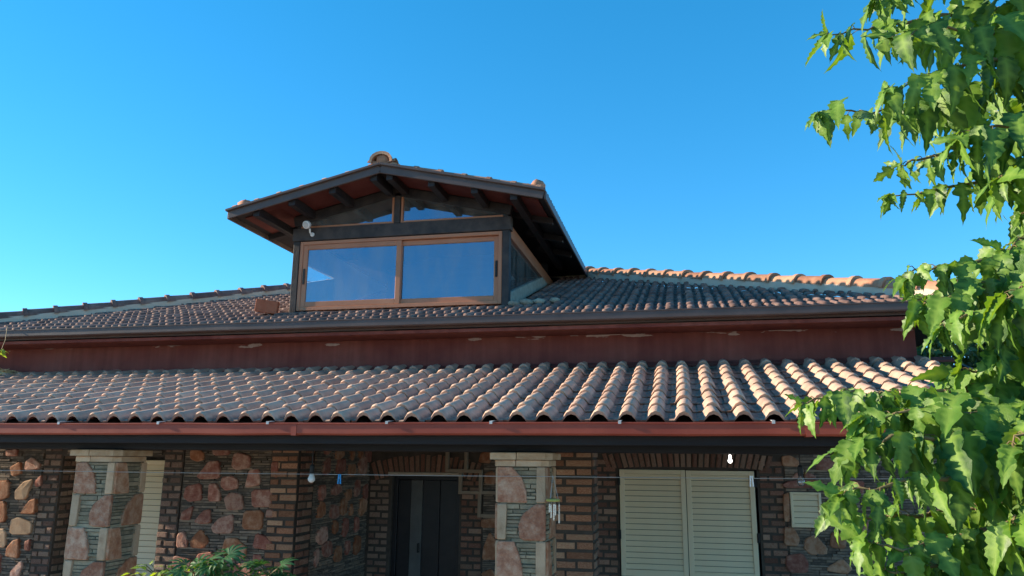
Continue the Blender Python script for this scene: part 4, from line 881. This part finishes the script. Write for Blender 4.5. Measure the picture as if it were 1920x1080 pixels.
# the mulberry tree at the right: trunk outside the picture, boughs reaching in
TB = Vector((1.95, 2.45, gz(1.95, 2.45)))
TR = thing('mulberry_tree', TB, 'leafy green mulberry tree with lobed hanging leaves in front of the house', 'tree')
tops = [TB, TB+Vector((.03, .02, .7)), TB+Vector((-.05, .05, 1.4)), TB+Vector((-.02, .0, 2.2)), TB+Vector((.1, .05, 3.0)), TB+Vector((.15, .1, 4.0))]
m_ = MB(); m_.tube(tops, [.13, .10, .085, .07, .05, .02], 10); m_.build('trunk', 'bark', TR, True)
def trunk_at(z):
    for a, b_ in zip(tops, tops[1:]):
        if a.z <= z <= b_.z: return a.lerp(b_, (z-a.z)/(b_.z-a.z))
    return tops[-1] if z > tops[-1].z else tops[1]
twigs = [
 ([(2030, 20, 2.9), (1820, 20, 2.7), (1700, 40, 2.6), (1640, 52, 2.55), (1555, 66, 2.5)], .11, 1.0),
 ([(2030, -60, 2.9), (1800, -50, 2.6), (1690, -30, 2.5), (1645, 0, 2.45)], .12, 1.2),
 ([(2030, 60, 2.7), (1850, 60, 2.5), (1760, 50, 2.45), (1680, 70, 2.4)], .12, 1.1),
 ([(2030, 150, 2.9), (1850, 160, 2.65), (1720, 190, 2.6), (1640, 212, 2.55), (1535, 212, 2.5)], .115, 1.0),
 ([(2030, 110, 2.6), (1830, 120, 2.45), (1740, 140, 2.4), (1670, 165, 2.4)], .12, 1.0),
 ([(2030, 330, 2.8), (1880, 300, 2.6), (1790, 290, 2.55), (1720, 300, 2.5), (1690, 310, 2.5)], .095, 1.0),
 ([(2030, 370, 2.8), (1860, 340, 2.6), (1760, 352, 2.55), (1672, 368, 2.5)], .09, .95),
 ([(2030, 240, 2.5), (1920, 230, 2.35), (1850, 240, 2.3), (1800, 260, 2.3)], .13, 1.1),
 ([(2030, 300, 2.4), (1940, 310, 2.3), (1880, 330, 2.25)], .13, 1.0),
 ([(2030, 180, 3.1), (1900, 190, 3.0), (1800, 210, 2.95), (1740, 230, 2.9)], .12, 1.0),
 ([(2040, 430, 2.4), (1930, 440, 2.3), (1880, 470, 2.25)], .12, 1.1), ([(2040, 380, 2.5), (1980, 385, 2.4), (1920, 400, 2.35)], .11, 1.0),
 ([(2030, 500, 2.3), (1880, 530, 2.2), (1790, 545, 2.15), (1730, 570, 2.15)], .115, 1.3), ([(2030, 540, 2.2), (1900, 570, 2.1), (1820, 590, 2.05), (1770, 610, 2.05)], .11, 1.2),
 ([(2030, 440, 2.4), (1880, 478, 2.25), (1780, 498, 2.2), (1700, 515, 2.2)], .10, 1.1),
 ([(2030, 520, 2.5), (1860, 530, 2.35), (1780, 540, 2.3), (1735, 560, 2.3)], .10, 1.2),
 ([(2030, 480, 2.1), (1950, 520, 2.0), (1890, 560, 1.95)], .15, 1.0),
 ([(2030, 590, 2.2), (1930, 620, 2.1), (1870, 650, 2.05)], .14, 1.1),
 ([(2030, 640, 2.3), (1930, 680, 2.2), (1850, 700, 2.15), (1800, 700, 2.1)], .13, 1.1),
 ([(2030, 700, 2.2), (1830, 730, 2.1), (1700, 740, 2.05), (1600, 735, 2.0), (1510, 758, 2.0)], .095, 1.25),
 ([(2030, 760, 2.0), (1850, 770, 1.95), (1720, 770, 1.9), (1630, 785, 1.9)], .125, 1.25),
 ([(2030, 830, 2.0), (1880, 830, 1.9), (1740, 820, 1.85), (1650, 820, 1.85), (1590, 840, 1.85)], .115, 1.25),
 ([(2030, 900, 1.9), (1880, 880, 1.85), (1760, 890, 1.8), (1660, 910, 1.8), (1580, 925, 1.8)], .10, 1.2),
 ([(2030, 950, 2.2), (1850, 950, 2.1), (1740, 960, 2.05), (1640, 975, 2.0), (1580, 960, 2.0)], .10, 1.1),
 ([(2030, 1010, 1.9), (1880, 1000, 1.8), (1770, 1010, 1.8), (1690, 1030, 1.75), (1620, 1010, 1.75)], .115, 1.2),
 ([(2030, 1080, 1.9), (1880, 1070, 1.8), (1760, 1070, 1.75), (1660, 1070, 1.75)], .12, 1.2),
 ([(2030, 1140, 1.9), (1850, 1130, 1.8), (1720, 1120, 1.75)], .12, 1.1),
 ([(2030, 700, 2.6), (1900, 740, 2.5), (1800, 770, 2.45), (1720, 800, 2.4)], .13, 1.1),
 ([(2030, 860, 2.5), (1920, 870, 2.4), (1820, 890, 2.35), (1740, 880, 2.3)], .13, 1.0),
 ([(2030, 1000, 2.5), (1920, 990, 2.4), (1820, 1000, 2.35), (1760, 1040, 2.3)], .13, 1.0),
 ([(2030, 560, 2.7), (1930, 570, 2.6), (1860, 590, 2.55), (1800, 600, 2.5)], .12, 1.0),
 ([(2030, 780, 1.75), (1960, 800, 1.7), (1900, 830, 1.7)], .14, 1.0),
 ([(2030, 960, 1.7), (1960, 960, 1.65), (1900, 980, 1.65)], .14, 1.0),
]
random.seed(5)
placed = []
def px_of(v): z = v.dot(fw); return 960+F*v.dot(rt)/z if z > .05 else 9999
# limbs from the trunk to forks outside the picture, then each twig from its fork
BINS = [(-200, 100), (100, 200), (200, 320), (320, 460), (460, 580), (580, 720), (720, 870), (870, 990), (990, 1300)]
forks = []
for a, b in BINS:
    st = [atD(*t_[0][0]) for t_ in twigs if a <= t_[0][0][1] < b]
    c = sum(st, Vector())/len(st); base = trunk_at(max(TB.z+.9, min(tops[-1].z-.1, c.z-.30)))
    fk = c.lerp(base, .42)+Vector((0, 0, -.02))
    bt = MB(); mid = base.lerp(fk, .5)+Vector((U(-.04, .04), U(-.05, .05), .07)); bt.tube([base, base.lerp(mid, .5)+Vector((0, 0, .02)), mid, fk], [.034, .027, .022, .017], 7); bt.build('branch', 'bark', TR, True)
    forks.append((a, b, fk))
extra = []
for _ in range(62):                            # the rest of the crown, beyond the picture's edge
    h_ = U(1.2, 4.0); b0 = trunk_at(TB.z+h_) if random.random() < .5 else random.choice(forks)[2]
    for _t in range(20):
        a = U(-2.2, 2.6); e0 = b0+Vector((math.cos(a)*U(.4, .95), math.sin(a)*U(.3, .8), U(-.15, .45)))
        if px_of(e0) > 2060 and px_of(b0.lerp(e0, .5)) > 2030: extra.append((None, .115, .8, [b0, b0.lerp(e0, .5)+Vector((0, 0, .08)), e0])); break
for ent in [t_+(None,) for t_ in twigs]+extra:
    pts, LL, dens, P_ = ent
    top_ = True
    if P_ is None:
        top_ = pts[-1][1] < 420
        P_ = [atD(*q) for q in pts]; fk = [f_[2] for f_ in forks if f_[0] <= pts[0][1] < f_[1]][0]
        P_ = [fk, fk.lerp(P_[0], .55)+Vector((U(-.03, .03), U(-.03, .03), .04))]+P_
    LL *= 1.26 if top_ else 1.2
    # smooth by subdividing with a little wander
    Q = []
    for a, b_ in zip(P_, P_[1:]):
        for k in range(4): Q.append(a.lerp(b_, k/4)+rv(.006))
    Q.append(P_[-1])
    full = Q
    n_ = len(full); bt = MB(); bt.tube(full, [.012*(1-i/n_)**1.1+.0018 for i in range(n_)], 6); bt.build('branch', 'twig', TR, True)
    tot = sum((b_-a).length for a, b_ in zip(Q, Q[1:])); s_ = 0.0; stp = (.027 if top_ else .0205)/dens; side = 1
    i = 0; acc = 0
    while s_ < tot:
        while i < len(Q)-2 and acc+(Q[i+1]-Q[i]).length < s_: acc += (Q[i+1]-Q[i]).length; i += 1
        a, b_ = Q[i], Q[i+1]; t_ = (b_-a).normalized(); p = a+t_*min((s_-acc), (b_-a).length)
        rem = (tot-s_)/tot
        L_ = LL*U(.65, 1.38)*(0.62+.55*min(1, rem*2.2)); side = -side
        sd = t_.cross(Vector((0, 0, 1))).normalized()*side
        out = (sd*U(.3, .9)+t_*U(.0, .7)+Vector((0, 0, U(-.2, .5)))).normalized()
        pl = L_*U(.18, .34); bp_ = p+out*pl
        tip = Vector((0, 0, -1.0))*U(.7, 1.8)+out*U(.2, .7)+t_*.2+rv(.22)
        nor = Vector((-.55, -.35, .55))+out*.35+rv(.55)
        placed.append((bp_, tip, nor, L_, p)); s_ += stp*U(.7, 1.3)
    for k in range(5):           # rosette of young leaves at the tip
        t_ = (Q[-1]-Q[-2]).normalized(); p = Q[-1]
        out = (t_+rv(.6)).normalized(); placed.append((p+out*.01, out*U(.3, .8)+Vector((0, 0, U(-1, .3)))+rv(.2), Vector((-.5, -.4, .6))+rv(.35), LL*U(.4, .75), p))
def lsize(q):
    v_ = q[0]+q[1].normalized()*q[3]*.5; z = v_.dot(fw); px = abs(v_.dot(rt)/z*F); py = abs(v_.dot(up)/z*F)
    return q[3]/z if px < 950 and py < 530 else -1
placed.sort(key=lsize, reverse=True)
mass = MB(); veinm = []
pet = MB()
for i, (bp_, tip, nor, L_, p) in enumerate(placed):
    k = random.choice([0, 1, 2, 0, 1, 2, 4, 6, 7, 8, 6, 7, 12, 13, 14] + ([9, 10, 11] if L_ < .08 else []))
    m4 = leaf_mat(bp_, tip, nor, L_)
    pet.tube([p, p.lerp(bp_, .5)+Vector((0, 0, .004)), bp_+tip.normalized()*L_*.05], .0014, 4, False)
    if i < 300: link('leaf', leafme[k], TR, mat4=m4)
    else:
        g_ = leafvar[k]; mass.add([m4 @ Vector(v_) for v_ in g_[0]], g_[1], g_[2])
me = bpy.data.meshes.new('foliage'); me.from_pydata(mass.v, [], mass.f); me.materials.append(M['leaf_i']); me.shade_smooth(); at = me.attributes.new('vein', 'FLOAT', 'POINT'); at.data.foreach_set('value', mass.d)
tag(link('foliage', me, TR), kind='stuff')
tag(pet.build('leaf_stalks', 'twig', TR, True), kind='stuff')
print('leaves', len(placed))

# garden plant in front of the porch: deeply cut dark leaves
random.seed(21)
def palm_geo(nl=7):
    vs_ = [(0, 0, 0)]; fs = []; vein = [1.0]
    for k in range(nl):
        a = (k-(nl-1)/2)*R(30); l_ = 1-.09*abs(k-(nl-1)/2); d_ = Vector((math.sin(a), math.cos(a), 0)); s_ = Vector((d_.y, -d_.x, 0)); b0 = len(vs_)
        for u, w_, z in ((.35, .07, .03), (.62, .10, .0), (.85, .06, -.09)):
            for sg in (-1, 0, 1): vs_.append(tuple(d_*u*l_+s_*w_*sg+Vector((0, 0, z+(.025 if sg else 0))))); vein.append(1.0 if sg == 0 else 0)
        vs_.append(tuple(d_*l_+Vector((0, 0, -.18)))); vein.append(0)
        fs += [(0, b0+1, b0), (0, b0+2, b0+1)]
        for r_ in range(2):
            q = b0+r_*3; fs += [(q, q+1, q+4, q+3), (q+1, q+2, q+5, q+4)]
        q = b0+6; fs += [(q, q+1, b0+9), (q+1, q+2, b0+9)]
    return vs_, fs, vein
PG = palm_geo(); PGM = leaf_mesh(PG, 'pleaf')
def plant(name, label, heads, Y, mesh, mat_stem, Lr, cnt, gx):
    b0 = atY(gx, 1075, Y); base = Vector((b0.x, Y, gz(b0.x, Y))); t_ = thing(name, base, label, 'plant')
    for px, py in heads:
        h_ = atY(px, py, Y+U(-.1, .1)); m2 = MB(); m2.tube([base+rv(.02), base.lerp(h_, .5)+rv(.03), h_], [.016, .012, .008], 6); m2.build('stem', mat_stem, t_, True)
        for k in range(cnt):
            a = 6.283*k/cnt+U(-.3, .3); o_ = Vector((math.cos(a), math.sin(a), U(.0, .9))).normalized(); q = h_+o_*U(.05, .15)
            tip = o_*1.0+Vector((0, 0, -.35))+rv(.15); nor = Vector((0, -.2, 1))+o_*.3+rv(.25)
            link('leaf', mesh, t_, mat4=leaf_mat(q, tip, nor, Lr*U(.7, 1.15)))
            m3 = MB(); m3.tube([h_, q], .004, 4, False); m3.build('leaf_stalk', mat_stem, t_)
plant('garden_plant', 'dark green plant with deeply cut leaves growing before the left stone wall', [(365, 1075), (405, 1060), (385, 1100), (425, 1090)], 5.15, PGM, 'twig', .14, 9, 395)
plant('garden_plant', 'smaller dark plant with cut leaves growing before the sunlit brick corner', [(505, 1078), (520, 1095), (490, 1100)], 5.3, PGM, 'twig', .125, 8, 505)
YLM = leaf_mesh(leafvar[1], 'yleaf')
plant('garden_shrub', 'bright yellow green leafy shrub growing before the left pillar shutter', [(300, 1085), (330, 1080), (278, 1092), (312, 1092)], 5.1, YLM, 'twig', .085, 11, 300)
# small sprig hanging from the main gutter at the far left
c = atY(3, 655, 7.6); VT = thing('vine_sprig', c, 'tiny green vine sprig hanging beside the red wall at its left', 'plant')
t0 = atY(14, 612, 7.75); m_ = MB(); m_.tube([t0, t0.lerp(c, .6)+Vector((.02, 0, 0)), c], .004, 5); m_.build('stem', 'twig', VT)
for k in range(7):
    link('leaf', YLM, VT, mat4=leaf_mat(c+rv(.025), Vector((U(-1, 1), U(-.4, .2), U(-1, .3))), Vector((-.4, -.5, .6))+rv(.3), U(.06, .10)))
# tree beyond the right corner of the house
BB = Vector((4.5, 12.3, gz(4.5, 12.3))); BT = thing('background_tree', BB, 'small leaved tree growing behind the right corner of the house', 'tree')
m_ = MB(); m_.tube([BB, BB+Vector((.05, 0, 1.2)), BB+Vector((-.1, 0, 2.4)), BB+Vector((0, 0, 3.6))], [.11, .09, .06, .02], 8); m_.build('trunk', 'bark', BT, True)
for k in range(9):
    a = 6.28*k/9; s0 = BB+Vector((0, 0, 1.3+.2*k)); e0 = s0+Vector((math.cos(a)*U(.7, 1.2), math.sin(a)*U(.7, 1.2), U(.3, .8))); m_ = MB(); m_.tube([s0, s0.lerp(e0, .5)+Vector((0, 0, .1)), e0], [.035, .022, .008], 6); m_.build('branch', 'bark', BT, True)
m_ = MB(); cc = [(BB+Vector((U(-1.7, 1.3), U(-1.0, 1.1), U(1.0, 4.25))), U(.3, .6)) for _ in range(90)]
for k in range(26000):
    c0, r_ = random.choice(cc); d_ = rv(1).normalized()*r_*U(.5, 1)**.5; p = c0+d_; m4 = leaf_mat(p, rv(1)+Vector((0, 0, -.4)), d_.normalized()+rv(.5), U(.10, .18))
    m_.add([m4 @ Vector(q) for q in ((0, 0, 0), (-.28, .45, .05), (0, 1, -.1), (.28, .45, .05))], [(0, 3, 2, 1)])
me = bpy.data.meshes.new('crown'); me.from_pydata(m_.v, [], m_.f); me.materials.append(M['bleaf']); tag(link('crown', me, BT), kind='stuff')

# ------------------------------------------------------------------ lift everything so that the porch floor is at z = 0
for o in bpy.data.objects:
    if o.parent is None: o.location.z += H
print('objects', len(bpy.data.objects))
